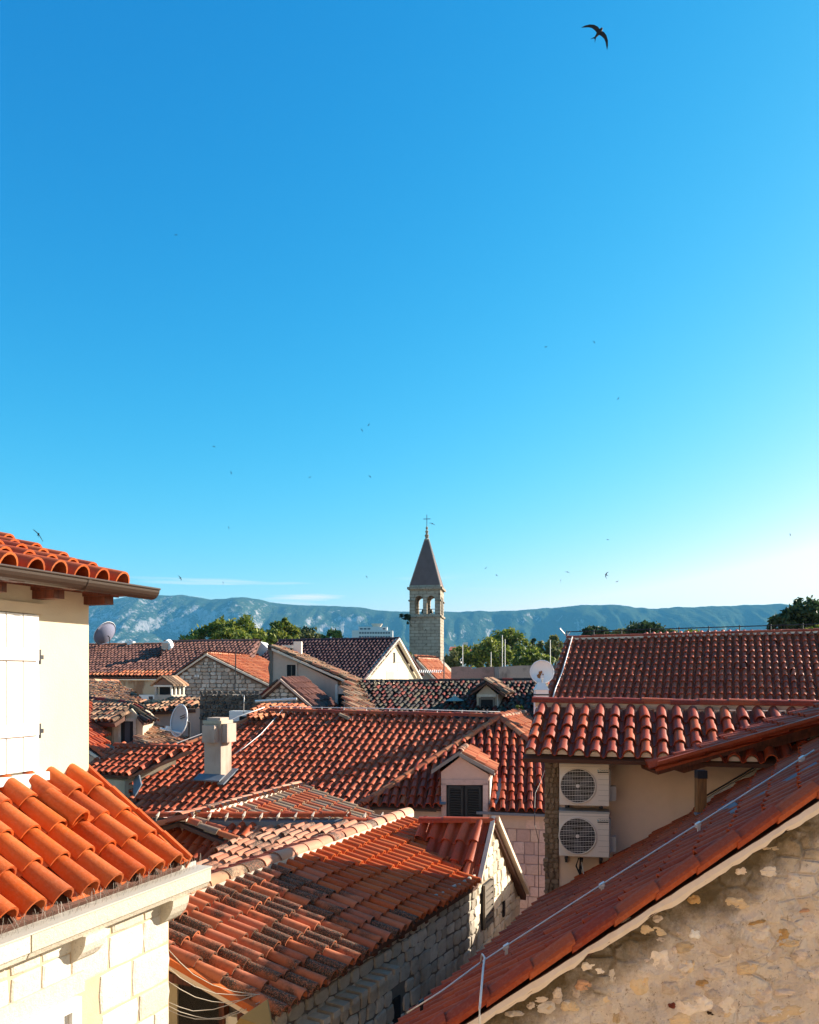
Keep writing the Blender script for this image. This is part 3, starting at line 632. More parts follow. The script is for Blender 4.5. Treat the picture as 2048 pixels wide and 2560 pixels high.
# mortar band under the verge, ragged lower edge
mb = MB(); N = 150; o3 = pc.on(vc.x, vc.y); e3 = pc.on(ve.x, ve.y); out = Vector((vd.y, -vd.x, 0)); vv_ = []
for i in range(N + 1):
    a = o3.lerp(e3, i / N); h1 = .088 + .04 * float(fbm(np.array([i * .13]), np.array([.5]), 95, 4)[0]) + .02 * fbm(np.array([i * .31]), np.array([.5]), 91, 4)[0] + random.uniform(-.012, .012); ou = .035 + random.uniform(-.008, .008)
    vv_ += [a - UPZ * .05 + out * (ou - .01), a - UPZ * (.05 + h1 * .5) + out * (ou + .006), a - UPZ * (.05 + h1) + out * (ou - .004), a - UPZ * (.06 + h1) - out * .10]
mb.add(vv_, [(i * 4 + k, i * 4 + 4 + k, i * 4 + 5 + k, i * 4 + 1 + k) for i in range(N) for k in range(3)])
Ch.part('mortar_band', mb, M_MORT)
# verge cover tiles
T_VRG = mat_tile('tile_verge', [(.30, .05, .014, 1), (.25, .036, .012, 1), (.38, .075, .02, 1), (.27, .042, .013, 1)], .6, .35)
nv = 25; Lv = (e3 - o3).length / nv; dv3 = (e3 - o3).normalized()
for i in range(nv):
    a = o3 + dv3 * (Lv * i) + pc.n * .03
    MB().ext([a + out * .045 - UPZ * .05, a + out * .05 + UPZ * .0, a + out * .03 + UPZ * .022, a - out * .05 + UPZ * .045, a - out * .09 + UPZ * .045, a - out * .12 + UPZ * .02, a - out * .05 + UPZ * .02, a + out * .03 - UPZ * .05], dv3 * (Lv * 1.10) + pc.n * .022).build('verge_tile', T_VRG, rC)
# stones showing through the render
SC = 1 / 3.535
def lump_mesh(i, mat):
    key = ('lump', i, mat.name)
    if key in _st: return _st[key]
    g = 17; X_, Y_ = np.meshgrid(np.linspace(-.5, .5, g), np.linspace(-.5, .5, g)); rr_ = (np.abs(X_ * 2) ** 3 + np.abs(Y_ * 2) ** 3)
    h = .55 - .9 * rr_ + .75 * fbm(X_ * 3 + i * 7.3, Y_ * 3 + i * 3.1, 600 + i, 4); h = np.minimum(h, .45 + .2 * fbm(X_ * 9, Y_ * 9, 700 + i, 3))
    v = np.stack([X_, h, Y_], -1).reshape(-1, 3); a_, b_ = np.meshgrid(np.arange(g - 1), np.arange(g - 1)); k_ = (b_ * g + a_).ravel()
    me = bpy.data.meshes.new('stone'); me.from_pydata(v.tolist(), [], np.stack([k_, k_ + 1, k_ + g + 1, k_ + g], -1).tolist()); me.materials.append(mat); me.update(); _st[key] = me; return me
ss = [(620, 640, 115, 110, 0), (530, 765, 190, 95, 1), (990, 380, 240, 110, 1), (1395, 680, 150, 150, 2), (115, 1100, 200, 200, 1), (300, 880, 270, 220, 3), (545, 940, 150, 110, 3), (1230, 355, 85, 35, 1), (1580, 445, 120, 30, 4), (690, 1085, 110, 45, 2), (1165, 540, 180, 45, 2), (1555, 850, 170, 70, 5), (420, 1285, 65, 40, 6), (755, 1350, 60, 35, 7), (1390, 1350, 470, 130, 1), (480, 1400, 230, 110, 1), (1300, 470, 230, 180, 3), (1180, 640, 230, 130, 3), (1090, 950, 180, 110, 1), (630, 1270, 330, 180, 3), (900, 1270, 180, 230, 3), (1260, 100, 180, 110, 3), (-290, 960, 230, 130, 3), (-120, 1010, 90, 160, 3), (-150, 1180, 160, 140, 1), (-360, 1100, 160, 90, 4), (-700, 1300, 180, 120, 3), (-480, 1280, 190, 110, 1), (1620, 580, 150, 140, 5), (1330, 830, 200, 130, 5), (870, 760, 260, 180, 5), (250, 620, 260, 100, 1), (620, 350, 110, 80, 2), (1230, 1190, 170, 130, 5), (1650, 1150, 170, 190, 5), (60, 560, 150, 90, 5), (1500, 180, 140, 120, 3), (800, 1000, 180, 100, 5), (1000, 1130, 120, 90, 3), (400, 1130, 160, 110, 5)]
sm_ = [mat_stone('wall_stone_%d' % i, [c_, tuple(q * 1.25 for q in c_[:3]) + (1,), tuple(q * .85 for q in c_[:3]) + (1,)], pit=.3, bs=20) for i, c_ in enumerate([(.74, .70, .64, 1), (.60, .44, .27, 1), (.42, .25, .10, 1), (.68, .57, .46, 1), (.50, .28, .16, 1), (.60, .48, .38, 1), (.20, .05, .03, 1), (.06, .035, .02, 1)])]
w0, w1 = Vector((ang[0].x, ang[0].y, 0)), Vector((ang[1].x, ang[1].y, 0)); wd = (w1 - w0).normalized(); wn = Vector((wd.y, -wd.x, 0))
def onwall(px, py, w0=w0, wn=wn):
    r_ = Vector(((px - CX) / FPX, 1, (HY - py) / FPX)); s_ = (w0 - Vector((0, 0, 0))).dot(wn) / Vector((r_.x, r_.y, 0)).dot(wn)
    return Vector((0, 0, CZ)) + r_ * s_
for i in range(90):
    x = random.uniform(-1700, 1700); y = random.uniform(-200, 1450)
    if 2150 + y * SC < 2575 - .635 * (1560 + x * SC - 1158) + 30: continue
    ss.append((x, y, random.uniform(50, 200), random.uniform(35, 110), random.choice((3, 5, 5, 5, 5, 1))))
for x, y, a, c_, k in ss:
    q = onwall(1560 + x * SC, 2150 + y * SC); sca = SC / FPX * q.y
    o = bpy.data.objects.new('stone', lump_mesh(random.randrange(9), sm_[k])); link(o, Cw)
    M = Matrix((wd, wn, UPZ)).transposed().to_4x4(); M.translation = q + wn * .006
    o.matrix_basis = M @ Matrix.Rotation(R(random.gauss(0, 6)), 4, 'Y') @ Matrix.Diagonal((a * sca * 1.15, random.uniform(.05, .065), c_ * sca * 1.15, 1))
# lightning cable with clips
lp = [(1040, 2575), (1130, 2518), (1222, 2447), (1290, 2402), (1527, 2248), (1768, 2095), (1900, 2010), (2060, 1908)]
lpts = [pc.at(*q) + pc.n * .16 for q in lp]; lc_ = tag(cable('lightning_cable', lpts, .0085, M_STEEL, None), 'pale aluminium lightning cable clipped along the dark red verge roof', 'cable')
for q in (1075, 2546), (1287, 2404), (1527, 2248), (1768, 2095), (2028, 1928):
    a = pc.at(*q) + pc.n * .155
    MB().box(a, dv3 * .028, out * .022, UPZ * .02).box(a - UPZ * .06 + out * .02, dv3 * .016, out * .008, UPZ * .06).build('cable_clip', M_DKMET if q[0] < 1200 else M_STEEL, lc_)
a = pc.at(1225, 2446) + pc.n * .16
tag(cable('drop_cable', [a, a + out * .06 + UPZ * .10, pc.at(1212, 2468) + UPZ * .26, pc.at(1205, 2488) + UPZ * .26 + out * .06, P(1200, 2520, 6.05), P(1199, 2545, 6.05), P(1203, 2600, 6.05)], .010, M_STEEL, None), 'loose white cable hanging from the lightning cable over the verge', 'cable')
mb = MB()
a, b2 = pc.at(1800, 2078) + pc.n * .10, pc.at(2060, 1930) + pc.n * .10
Ch.part('lead_strip', MB().box((a + b2) / 2, (b2 - a) / 2, Vector((.0, .022, .006)), pc.n * .006), M_ZINC, rC)
Ch.part('lead_patch', MB().box(pc.at(1838, 2043) + pc.n * .085, dv3 * .10, Vector((0, .12, .03)), pc.n * .01), M_ZINC, rC)
Ch.done()

# ------------------------------------------------------------------ right: tan house with the air conditioners (D, roof E)
D = Bld('tan_house', 'tan plastered house with two air conditioners under a glossy red tiled eave', 'house', (3.5, 12.5, 0))
wdD = Vector((1, -.2, 0)).normalized(); woD = Vector((wdD.y, -wdD.x, 0))
c0 = V(1.99, 12, 0)
pE = Pl(P(1330, 1884, 11.5), front(16), .445)
polyE = [pE.at(1306, 1889), pE.at(2300, 1912), pE.at(2300, 1776), pE.at(1340, 1762)]
rE = D.roof(pE, polyE, .222, .37, T_GLZ, thick=.06, jit=.004)
rdl, rdr = polyE[3], polyE[2]
D.caps(rdl - (rdr - rdl).normalized() * .05, rdr, T_GLZ, rE, .10, .42, .06)
bed = (rdr - rdl).normalized()
D.part('mortar_bed', MB().box((rdl + rdr) / 2 + pE.n * .03 - pE.up * .03, bed * (rdr - rdl).length / 2, pE.up * .035, pE.n * .035), M_MORT, rE)
row0 = sorted([q for q in D.tiles if (q[1].translation - polyE[0]).dot(pE.up) < .1 and q[3] is rE], key=lambda q: q[1].translation.x)
for q in row0[:14]:
    M = q[1]; a = M.translation + M.col[1].xyz * .02; x = M.col[0].xyz; z = M.col[2].xyz; y = M.col[1].xyz
    MB().ext([a + x * (-math.cos(math.pi * i / 8) * .07) + z * (math.sin(math.pi * i / 8) * .072) for i in range(9)], y * .05).build('mortar_plug', M_MORT, rE)
bk = Vector((.2, .98, 0)) * 1.05
top = lambda q, dz=.16: Vector((q.x, q.y, pE.z(q.x, q.y) - dz))
wallD = D.part('wall', MB().prism([top(c0), top(c0 + wdD * 6), top(c0 + wdD * 6 + bk * .85), top(c0 + bk * .85 - wdD * .0)], 0), M_TAN)
# rough rubble strip at the corner
st = D.part('quoin_strip', MB().prism([Vector((q.x, q.y, pE.z(c0.x, c0.y) + .9 - 1.25)) for q in (c0 + woD * .012 - wdD * .006, c0 + woD * .012 + wdD * .20, c0 + wdD * .20 + bk * .1, c0 + bk * .1 - wdD * .006)], 0), M_RUBB)
stones(st, Vector((c0.x, c0.y, CZ - 4.2)) + woD * .012, wdD, .2, 3.0, (.05, .10), (.05, .10), M_RUBB, .02, .006, rough=1.8, out=woD, limit=120)
# flashing line where C's roof meets the wall
jp = [pc.on(far0.x, far0.y), pc.on(farJ.x, farJ.y), pc.on(far1.x, far1.y)]
D.part('roof_flashing', MB().box((jp[0] + jp[1]) / 2 + UPZ * .05 + Vector((0, -.05, 0)), (jp[1] - jp[0]) / 2, Vector((0, .03, 0)), UPZ * .035), M_MORT)
D.part('zinc_flashing', MB().box((jp[1] + jp[2]) / 2 + UPZ * .09 + Vector((0, -.10, 0)), (jp[2] - jp[1]) / 2, Vector((0, .03, .0)), UPZ * .10), mat_flat('zinc_pale', (.42, .40, .36, 1), .6, .2))
cable('roof_wire', [jp[1] + UPZ * .24 + Vector((0, -.14, 0)), jp[2] + UPZ * .24 + Vector((0, -.14, 0))], .012, M_DKMET, D.root)
# canopy roof on a timber post
pk = Pl(P(1640, 1920, 10.8), (-1, .12), .303)
k0, k1 = P(1640, 1920, 10.8), pk.on(6.6, 10.5)
polyK = [k0, k1, pk.on(6.7, 11.4), pk.on(3.3, 11.8)]
rK = D.roof(pk, polyK, .21, .36, T_F, thick=.05, name='canopy_roof', jit=.005, slab=M_WOOD)
kd = (k1 - k0).normalized()
for zz, oo_ in ((.03, -.03), (-.02, -.01), (.075, -.09)):
    MB().box((k0 + k1) / 2 + UPZ * zz + Vector((0, oo_, 0)), kd * (k1 - k0).length / 2, Vector((0, .035, 0)), UPZ * .022).build('canopy_verge', T_F, rK)
D.part('canopy_beam', MB().ext([k0 + kd * .28 + Vector((0, .12, -.12)), k0 + kd * .42 + Vector((0, .12, -.20)), k1 + Vector((0, .12, -.20)), k1 + Vector((0, .12, -.05)), k0 + kd * .2 + Vector((0, .12, -.05))], (0, .10, 0)), M_WOOD)
D.part('canopy_rafter', MB().box((k0 + k1) / 2 + Vector((0, .55, -.09)), kd * ((k1 - k0).length / 2 - .1), Vector((0, .05, 0)), UPZ * .05), M_WOOD)
pq = pc.at(1752, 2050); pt = Vector((pq.x, pq.y, 0)); zt = pk.z(pt.x, pt.y) - .13
D.part('canopy_post', MB().box((pt.x, pt.y, (zt + pq.z) / 2), (.058, 0, 0), (0, .058, 0), (0, 0, (zt - pq.z) / 2)), M_WOODB)
D.part('post_top_shade', MB().box((pt.x, pt.y - .01, zt - .05), (.062, 0, 0), (0, .062, 0), (0, 0, .05)), M_DKMET)  # dark block standing in for the shadow at the top of the post
D.part('post_flashing', MB().box((pt.x - .01, pt.y - .05, pq.z + .04), (.075, 0, 0), (0, .05, 0), (0, 0, .06)).box((pt.x - .16, pt.y - .1, pq.z - .02), (.14, 0, .08), (0, .05, 0), (0, 0, .012)), M_ZINC)
cable('eave_pipe', [c0 + wdD * .33 + woD * .03 - UPZ * 1.0, c0 + wdD * .33 + woD * .03 - UPZ * 2.6], .018, M_DKMET, D.root)
D.done()
# air conditioners
def ac(px0, px1, py0, py1, label):
    q = V(1.99, 12, 0); base = q + woD * .17
    def wpt(px, py, off):
        r_ = Vector(((px - CX) / FPX, 1, 0)); o2 = q + woD * off; s_ = Vector((o2.x, o2.y, 0)).dot(woD) / r_.dot(woD); return Vector((r_.x * s_, s_, CZ + (HY - py) / FPX * s_))
    a, b2 = wpt(px0, py1, .42), wpt(px1, py0, .42); wd_ = (b2 - a).dot(wdD); hh = b2.z - a.z
    cen = (a + wdD * wd_ / 2); cen.z = (a.z + b2.z) / 2
    t_ = thing('air_conditioner', label, 'air conditioner', (cen.x, cen.y, a.z))
    mc = cen - woD * .15; X, Y, Zv = wdD * wd_ / 2, woD * .15, UPZ * hh / 2
    mb = MB().box(mc, X, Y, Zv); me_o = mb.build('case', M_AC, t_)
    bv = me_o.modifiers.new('b', 'BEVEL'); bv.width = .012; bv.segments = 3
    MB().box(mc + UPZ * (hh / 2 + .004), X * 1.005, Y * 1.005, UPZ * .014).build('lid', mat_flat('ac_lid', (.40, .37, .33, 1), .5), t_)
    fc = cen - wdD * wd_ * .13 - UPZ * hh * .03; r0 = hh * .40
    ring = []; K = 40
    for rr, dd in ((r0 * 1.06, 0), (r0 * 1.06, .014), (r0, .018), (r0 * .985, .002)):
        ring += [fc + woD * dd + rr * (math.cos(2 * math.pi * i / K) * wdD + math.sin(2 * math.pi * i / K) * UPZ) for i in range(K)]
    MB().add(ring, [(a_ * K + i, a_ * K + (i + 1) % K, (a_ + 1) * K + (i + 1) % K, (a_ + 1) * K + i) for a_ in range(3) for i in range(K)]).build('fan_ring', M_AC, t_, smooth=True)
    MB().add([fc + woD * .002 + r0 * (math.cos(2 * math.pi * i / K) * wdD + math.sin(2 * math.pi * i / K) * UPZ) for i in range(K)], [tuple(range(K))]).build('fan_well', M_BLACK, t_)
    mb = MB()
    for i in range(3):
        for s_ in range(6):
            a0 = 2 * math.pi * i / 3 + .2 * s_; rr = r0 * (.2 + .12 * s_)
        pts = [fc + woD * .004 + r0 * rr_ * (math.cos(a_) * wdD + math.sin(a_) * UPZ) for rr_, a_ in ((.15, i * 2.094), (.5, i * 2.094 + .1), (.9, i * 2.094 + .35), (.92, i * 2.094 + 1.0), (.5, i * 2.094 + .9), (.15, i * 2.094 + .8))]
        mb.ext(pts, woD * .004)
    mb.build('fan_blades', mat_flat('fan_grey', (.05, .05, .06, 1), .5), t_)
    gr = MB()
    for i in range(-10, 11):
        h = i / 10.5 * r0; l = math.sqrt(max(r0 * r0 - h * h, 0))
        gr.box(fc + woD * .016 + UPZ * h, wdD * l, woD * .0015, UPZ * (.0035 if i % 3 == 0 else .0011))
    for i in range(-6, 7):
        h = i / 6.5 * r0; l = math.sqrt(max(r0 * r0 - h * h, 0)); gr.box(fc + woD * .0135 + wdD * h, wdD * .0009, woD * .001, UPZ * l)
    gr.lathe([(.022, 0), (.026, .004), (.014, .008)], fc + woD * .017, 12, woD); gr.build('fan_grille', M_STEEL, t_)
    gm = mat_flat('ac_groove', (.38, .33, .28, 1), .6)
    for i in range(7):
        z_ = hh / 2 - hh * (.12 + i * .125); MB().box(cen + wdD * wd_ * .385 + UPZ * z_ + woD * .001, wdD * wd_ * .105, woD * .0008, UPZ * .0022).build('groove', gm, t_)
    MB().box(cen + UPZ * (hh / 2 - hh * .075) + woD * .001, X * .99, woD * .0008, UPZ * .0022).build('groove', gm, t_)
    lp_ = cen + wdD * wd_ * .265 + UPZ * hh * .30 + woD * .002
    M = Matrix((wdD, UPZ, woD)).transposed().to_4x4(); M.translation = lp_ + UPZ * .012 + wdD * .028
    text_mesh('DAIKIN', .036, M_TEAL, t_, M, 'maker_lettering')
    MB().add([lp_ + UPZ * .012, lp_ + UPZ * .012 + wdD * .022, lp_ + UPZ * .04 + wdD * .001], [(0, 1, 2)]).build('maker_emblem', mat_flat('emblem_blue', (.02, .28, .42, 1), .4), t_)
    MB().box(lp_ + wdD * .075 - UPZ * .002, wdD * .075, woD * .0008, UPZ * .007).build('badge_bar', M_BLACK, t_)
    side = cen + wdD * (wd_ / 2 + .0) - woD * .14
    MB().ext([side - woD * .10 - UPZ * hh * .40, side + woD * .08 - UPZ * hh * .40, side + woD * .08 + UPZ * hh * .36, side - woD * .10 + UPZ * hh * .36], wdD * .02).box(side - UPZ * hh * .22 - woD * .03 + wdD * .05, wdD * .045, woD * .07, UPZ * hh * .17).build('valve_cover', mat_flat('ac_side', (.42, .40, .38, 1), .5), t_)
    for s_ in (-.36, .34):
        bq = cen + wdD * wd_ * s_ - UPZ * (hh / 2 + .02) - woD * .20
        MB().box(bq, wdD * .02, woD * .22, UPZ * .016).box(bq - woD * .19 - UPZ * .06, wdD * .02, woD * .015, UPZ * .09).build('bracket', M_DKMET, t_)
ac(1399, 1524, 1910, 2013, 'grey outdoor air conditioner fixed to the tan wall just below the eave')
ac(1398, 1524, 2034, 2140, 'grey outdoor air conditioner on the tan wall with black hoses hanging below it')
q = lambda px, py, d=11.86: P(px, py, d)
for k, (pts, r) in enumerate([([(1448, 2140), (1446, 2170), (1452, 2195), (1470, 2205), (1503, 2205)], .018), ([(1452, 2140), (1450, 2165), (1460, 2188), (1480, 2199), (1505, 2200)], .015), ([(1443, 2140), (1436, 2160), (1445, 2180), (1452, 2200), (1448, 2238)], .012), ([(1450, 2150), (1455, 2185), (1468, 2211), (1495, 2213)], .010)]):
    tag(cable('hose', [q(*p) - Vector((0, .1 + .012 * k, 0)) for p in pts], r, M_DKMET if k != 3 else M_STEEL, None), ['thick black hose curving from the lower air conditioner to the roof', 'second black hose running inside the thick one below the air conditioner', 'thin dark drain tube hanging down the tan wall', 'thin grey cable looping under the black hoses'][k], 'hose')

# ------------------------------------------------------------------ unseen houses added outside the frame to bounce light and cast shadow
OB = Bld('ochre_shadow_house', 'unseen ochre house with low red roof behind the rubble gable, added to cast shadow', 'house', (10.7, 10, 0))  # unseen block, sized for its shadow on the old stone roof
OB.part('wall', MB().prism([V(8.5, 7.5, 1.75), V(13, 7.5, 1.75), V(13, 12.6, 1.75), V(8.5, 12.6, 1.75)], 0), M_TAN)
OB.part('roof', MB().ext([V(8.3, 7.3, 1.76), V(8.3, 12.7, 1.76), V(8.3, 12.7, 1.9), V(8.3, 10, 1.97), V(8.3, 7.3, 1.9)], (4.9, 0, 0)), T_RED)
BB = Bld('viewpoint_bounce_house', 'unseen warm plastered house with green shutters, added behind the viewpoint to bounce light', 'house', (0, -6, 0))  # unseen warm wall added as a bounce for the shaded fronts
bw = BB.part('wall', MB().prism([V(-16, -2.2, 6), V(-16, -9, 6), V(18, -9, 6), V(18, -2.2, 6)], 0), mat_plaster('plaster_warm', (.78, .61, .46, 1), .15, (.55, .36, .2, 1), .3))
BB.part('eave', MB().box(V(1, -5.4, 6.1), (17.5, 0, 0), (0, 3.8, 0), (0, 0, .1)), T_RED)
for i in range(9):
    for zz in (-5.4, -1.9, 1.6, 4.4):
        q = V(-14 + i * 3.7, -2.2, zz); wz = BB.part('window', MB().box(q + Vector((0, .02, 0)), (.45, 0, 0), (0, .02, 0), (0, 0, .75)), M_BLACK)
        for sg in (-1, 1): MB().box(q + Vector((sg * .70, .05, 0)), (.24, 0, 0), (0, .02, 0), (0, 0, .76)).build('shutter', mat_flat('shutter_green', (.05, .10, .06, 1), .6) if (i, zz, sg) == (0, -5.4, -1) else bpy.data.materials['shutter_green'], wz)
# ------------------------------------------------------------------ centre low: old stone house with lichen tiles (N)
N = Bld('old_stone_house', 'old stone house with lichen-covered and bright orange tiles, half in shadow', 'house', (-.5, 11, 0))
fN = Vector((*right(24.5), 0)); aN = Vector((math.sin(R(24.5)), math.cos(R(24.5)), 0))
pN = Pl(V(-1.95, 8.6, -2.81), fN, .31)
rn0, rn1 = pN.at(432, 2256), pN.at(1020, 2037)
en0, en1 = pN.at(662, 2532), pN.at(1196, 2206)
rn0 = en0 - fN * 1.9; rn0.z = pN.z(rn0.x, rn0.y)
polyN = [en0, en1, pN.at(1085, 2128), pN.at(1066, 2085), rn1, rn0]
matN = lambda p: T_NEW if (p - rn0).dot(aN) > 3.05 + .25 * math.sin(p.x * 9) else T_OLDN
rN = N.roof(pN, polyN, .19, .345, matN, thick=.08, jit=.010, rot=.9)
N.caps(rn0 + UPZ * .0, rn0.lerp(rn1, .36), T_TAN, rN, .115, .36, .06, mort=M_GSTN)
N.caps(rn0.lerp(rn1, .36), rn1, T_PALE, rN, .115, .36, .06, mort=M_MORT)
# left slope of the ridge
pNb = Pl(rn1, left(24.5), .31)
rNb = N.roof(pNb, [pNb.on(*(q.xy)) for q in (rn0, rn1, rn1 - fN * 1.3, rn0 - fN * 1.3)], .19, .345, T_DRK, thick=.05)
# ridge M and the front slopes falling from it
mr0, mr1 = P(385, 2042, 15.3), V(1.385, 13.45, -2.35)
p4 = Pl(mr1, front(22), .85)
r4 = N.roof(p4, [p4.at(1190, 2212), p4.at(1236, 2052), p4.at(1050, 2056), p4.at(1062, 2110), p4.at(1090, 2212)], .235, .40, T_RED, thick=.07)
N.caps(P(860, 2046, 15.0), P(1046, 2052, 14.9), T_GLZ, r4, .11, .45, -.06)
N.caps(P(1048, 2050, 13.65), mr1, T_GLZ, r4, .10, .42, -.02)
p2 = Pl(V(-2.0, 15, -2.74), (-.6, -.8), .25)
r2 = N.roof(p2, [p2.at(*q) for q in ((640, 2064), (900, 2062), (850, 2108), (700, 2160), (600, 2210), (470, 2290), (330, 2250), (520, 2150))], .18, .30, T_PALE, thick=.05)
p1 = Pl(P(500, 2075, 15.2), front(20), .55)
r1 = N.roof(p1, [p1.at(*q) for q in ((330, 2066), (652, 2064), (525, 2150), (400, 2225), (250, 2200))], .20, .36, T_DRK, thick=.05)
N.caps(mr0 - Vector((.6, 0, 0)), P(870, 2043, 15.1), T_DRK, r1, .10, .46, .03)
zz0, zz1 = P(380, 2056, 15.25), P(868, 2058, 15.0)
N.part('zinc_flashing', MB().box((zz0 + zz1) / 2, (zz1 - zz0) / 2, (0, .06, .02), (0, 0, .055)), M_ZINC, r1)
for px in range(395, 960, 43):
    q = P(px, 2043 + random.uniform(-2, 2), 15.08); MB().tube([q + Vector((-.02, -.04, -.06)), q + Vector((0, -.05, .02)), q + Vector((.03, 0, .09))], [.012, .03, .012], 5).build('ridge_mortar', M_MORT, r1)
# walls
wn0 = en0 - fN * .30 + aN * .25; wn1 = en1 - fN * .07 + aN * .05
gb = V(2.1, 15.02, -3.96)
wN = N.part('wall', MB().prism([Vector((q.x, q.y, z_ + CZ)) for q, z_ in ((wn0, -3.22), (wn1, -3.28), (wn1 - fN * 3, -3.0), (wn0 - fN * 2.2, -2.75))], 0), M_GJNT)
gF = Vector((wn1.x, wn1.y, 0)); gRr = Vector((mr1.x - .08, mr1.y + .04, 0)); gB = Vector((gb.x - .08, gb.y + .04, 0))
gRr = gF.lerp(gB, (gRr - gF).dot(gB - gF) / (gB - gF).length_squared)
gg_ = (gB - gF).normalized(); gn_ = Vector((gg_.y, -gg_.x, 0))
gw = N.part('gable_wall', MB().ext([gF, gF + UPZ * (CZ - 3.28), gRr + UPZ * (CZ - 2.47), gB + UPZ * (CZ - 4.1), gB], -gn_ * .35), mat_flat('gable_joint', (.34, .27, .19, 1), .95, var=.4))
ln = (wn1 - wn0); Lw = Vector((ln.x, ln.y, 0)).length; ed = Vector((ln.x, ln.y, 0)).normalized(); on_ = Vector((ed.y, -ed.x, 0))
o_ = Vector((wn0.x, wn0.y, CZ - 5.3))
stones(wN, o_, ed, Lw, 2.12, (.13, .23), (.14, .36), M_GSTN, .022, .016, rough=1.3, out=on_, limit=300, inside=lambda x, z: not (Lw - 2.6 < x < Lw - 2.38 and (.95 < z < 1.35)))
ge = (gRr - gF).normalized(); go = Vector((ge.y, -ge.x, 0)); Lg = (gRr - gF).length
M_GAB = mat_stone('gable_stone', [(.70, .62, .48, 1), (.78, .70, .56, 1), (.60, .52, .40, 1), (.66, .58, .44, 1)], pit=.5, bs=25, stain=.35)
stones(gw, Vector((gF.x, gF.y, CZ - 5.9)), ge, Lg, 3.1, (.13, .21), (.15, .36), M_GAB, .022, .014, rough=1.2, out=go, limit=170, inside=lambda x, z: not (.26 < x < .84 and 1.9 < z < 2.65) and z - 5.9 < -3.42 + (x / Lg) * .83)
gd2 = (gB - gRr); L2 = gd2.length; gd2.normalize(); g2o = Vector((gd2.y, -gd2.x, 0))
stones(gw, Vector((gRr.x, gRr.y, CZ - 5.9)), gd2, L2, 3.1, (.13, .21), (.15, .36), M_GAB, .022, .014, rough=1.2, out=g2o, limit=110, inside=lambda x, z: z - 5.9 < -2.62 - (x / L2) * 1.6)
# barred window in the gable, dark opening with old shutter
qw = gF + ge * .55 + go * .02; qw.z = CZ - 3.64
wf = N.part('window', MB().box(qw, ge * .25, go * .012, UPZ * .35), M_BLACK)
for i in range(7): MB().box(qw + go * .03 + UPZ * (-.30 + i * .1), ge * .20, go * .016, UPZ * .035).build('slat', M_SHUTG, wf)
for s_ in (-1, 1): MB().box(qw + go * .03 + ge * s_ * .225, ge * .025, go * .02, UPZ * .35).build('shutter_stile', M_SHUTG, wf)
qw = gF + gg_ * 1.5 + gn_ * .035; qw.z = CZ - 3.97; N.part('vent', MB().box(qw, ge * .05, go * .012, UPZ * .13), M_BLACK)
qw = Vector((wn1.x, wn1.y, CZ - 4.25)) - ed * 2.49 + on_ * .01; N.part('vent', MB().box(qw, ed * .09, on_ * .012, UPZ * .17), M_BLACK)
# gable verge boards, back slope
MBv = lambda a, b_, h=.035, w=.035: MB().box((a + b_) / 2, (b_ - a) / 2, go * w, UPZ * h)
N.part('gable_verge', MBv(Vector((en1.x, en1.y, pN.z(en1.x, en1.y))) + go * .02 + UPZ * .02, mr1 + go * .0 + UPZ * .02), M_MORT)
N.part('gable_verge', MBv(mr1 + go * .04 + UPZ * .02, gb + go * .06, .04, .05), M_MORT)
pbk = [mr1 + go * .02, gb + go * .04, gb + Vector((-1.6, .7, 0)), mr1 + Vector((-1.2, .5, 0))]
N.part('roof', MB().ext([p - UPZ * .05 for p in pbk], (0, 0, -.10)), M_SLAB)
# eave: dark rafters along the right side, brick steps
for i in range(15):
    q = en0.lerp(en1, (i + .5) / 15) - fN * .18 - UPZ * .16
    N.part('rafter', MB().box(q - fN * .08, fN * .16, aN * .04, UPZ * .04), M_WOOD)
for i in range(13):
    q = wn0.lerp(wn1, .03 + i * .036) + on_ * .07; q.z = CZ - 3.66 + .006 * i
    N.part('eave_brick', MB().box(q, on_ * .16, ed * .065, UPZ * .035), M_GSTN)
# front end: plaster, dark loggia, beam, pillar
fe = -Vector((fN.x, fN.y, 0)); fo = -aN
f0 = Vector((wn0.x, wn0.y, 0)) + fo * .02
zt = lambda s_: pN.z(*(f0 + fe * s_).xy) - .16
def fpan(s0, s1, zb, out=.0, th=.08, zz=None): return MB().ext([f0 + fe * s0 + fo * out + UPZ * (CZ + zb), f0 + fe * s1 + fo * out + UPZ * (CZ + zb), f0 + fe * s1 + fo * out + UPZ * (zt(s1) if zz is None else CZ + zz), f0 + fe * s0 + fo * out + UPZ * (zt(s0) if zz is None else CZ + zz)], -fo * th)
N.part('plaster_panel', fpan(.92, 1.8, -6, .0), mat_plaster('plaster_ochre', (.50, .40, .25, 1), .2, (.3, .22, .12, 1), .4))
N.part('loggia_opening', fpan(.33, .92, -6, -.02), M_BLACK)
N.part('pillar', fpan(-.02, .33, -6, .06, .3, -3.30), M_WPL)
N.part('loggia_post', fpan(.27, .33, -6, .09, .08), M_WOOD)
bq = f0 + fe * 1.2 + fo * .06 + UPZ * (CZ - 3.02)
N.part('loggia_beam', MB().box(bq, fe * .55, fo * .05, UPZ * .045), M_WOOD)
N.part('verge_tile_strip', MB().ext([en0 + fo * .04 + UPZ * .02, en0 + fo * .04 - UPZ * .05, rn0 + fo * .04 - UPZ * .05, rn0 + fo * .04 + UPZ * .02], aN * .07), T_NEW, rN)
N.part('verge_mortar', MB().ext([en0 + fo * .02 - UPZ * .055, en0 + fo * .02 - UPZ * .11, rn0 + fo * .02 - UPZ * .11, rn0 + fo * .02 - UPZ * .055], aN * .07), M_MORT, rN)
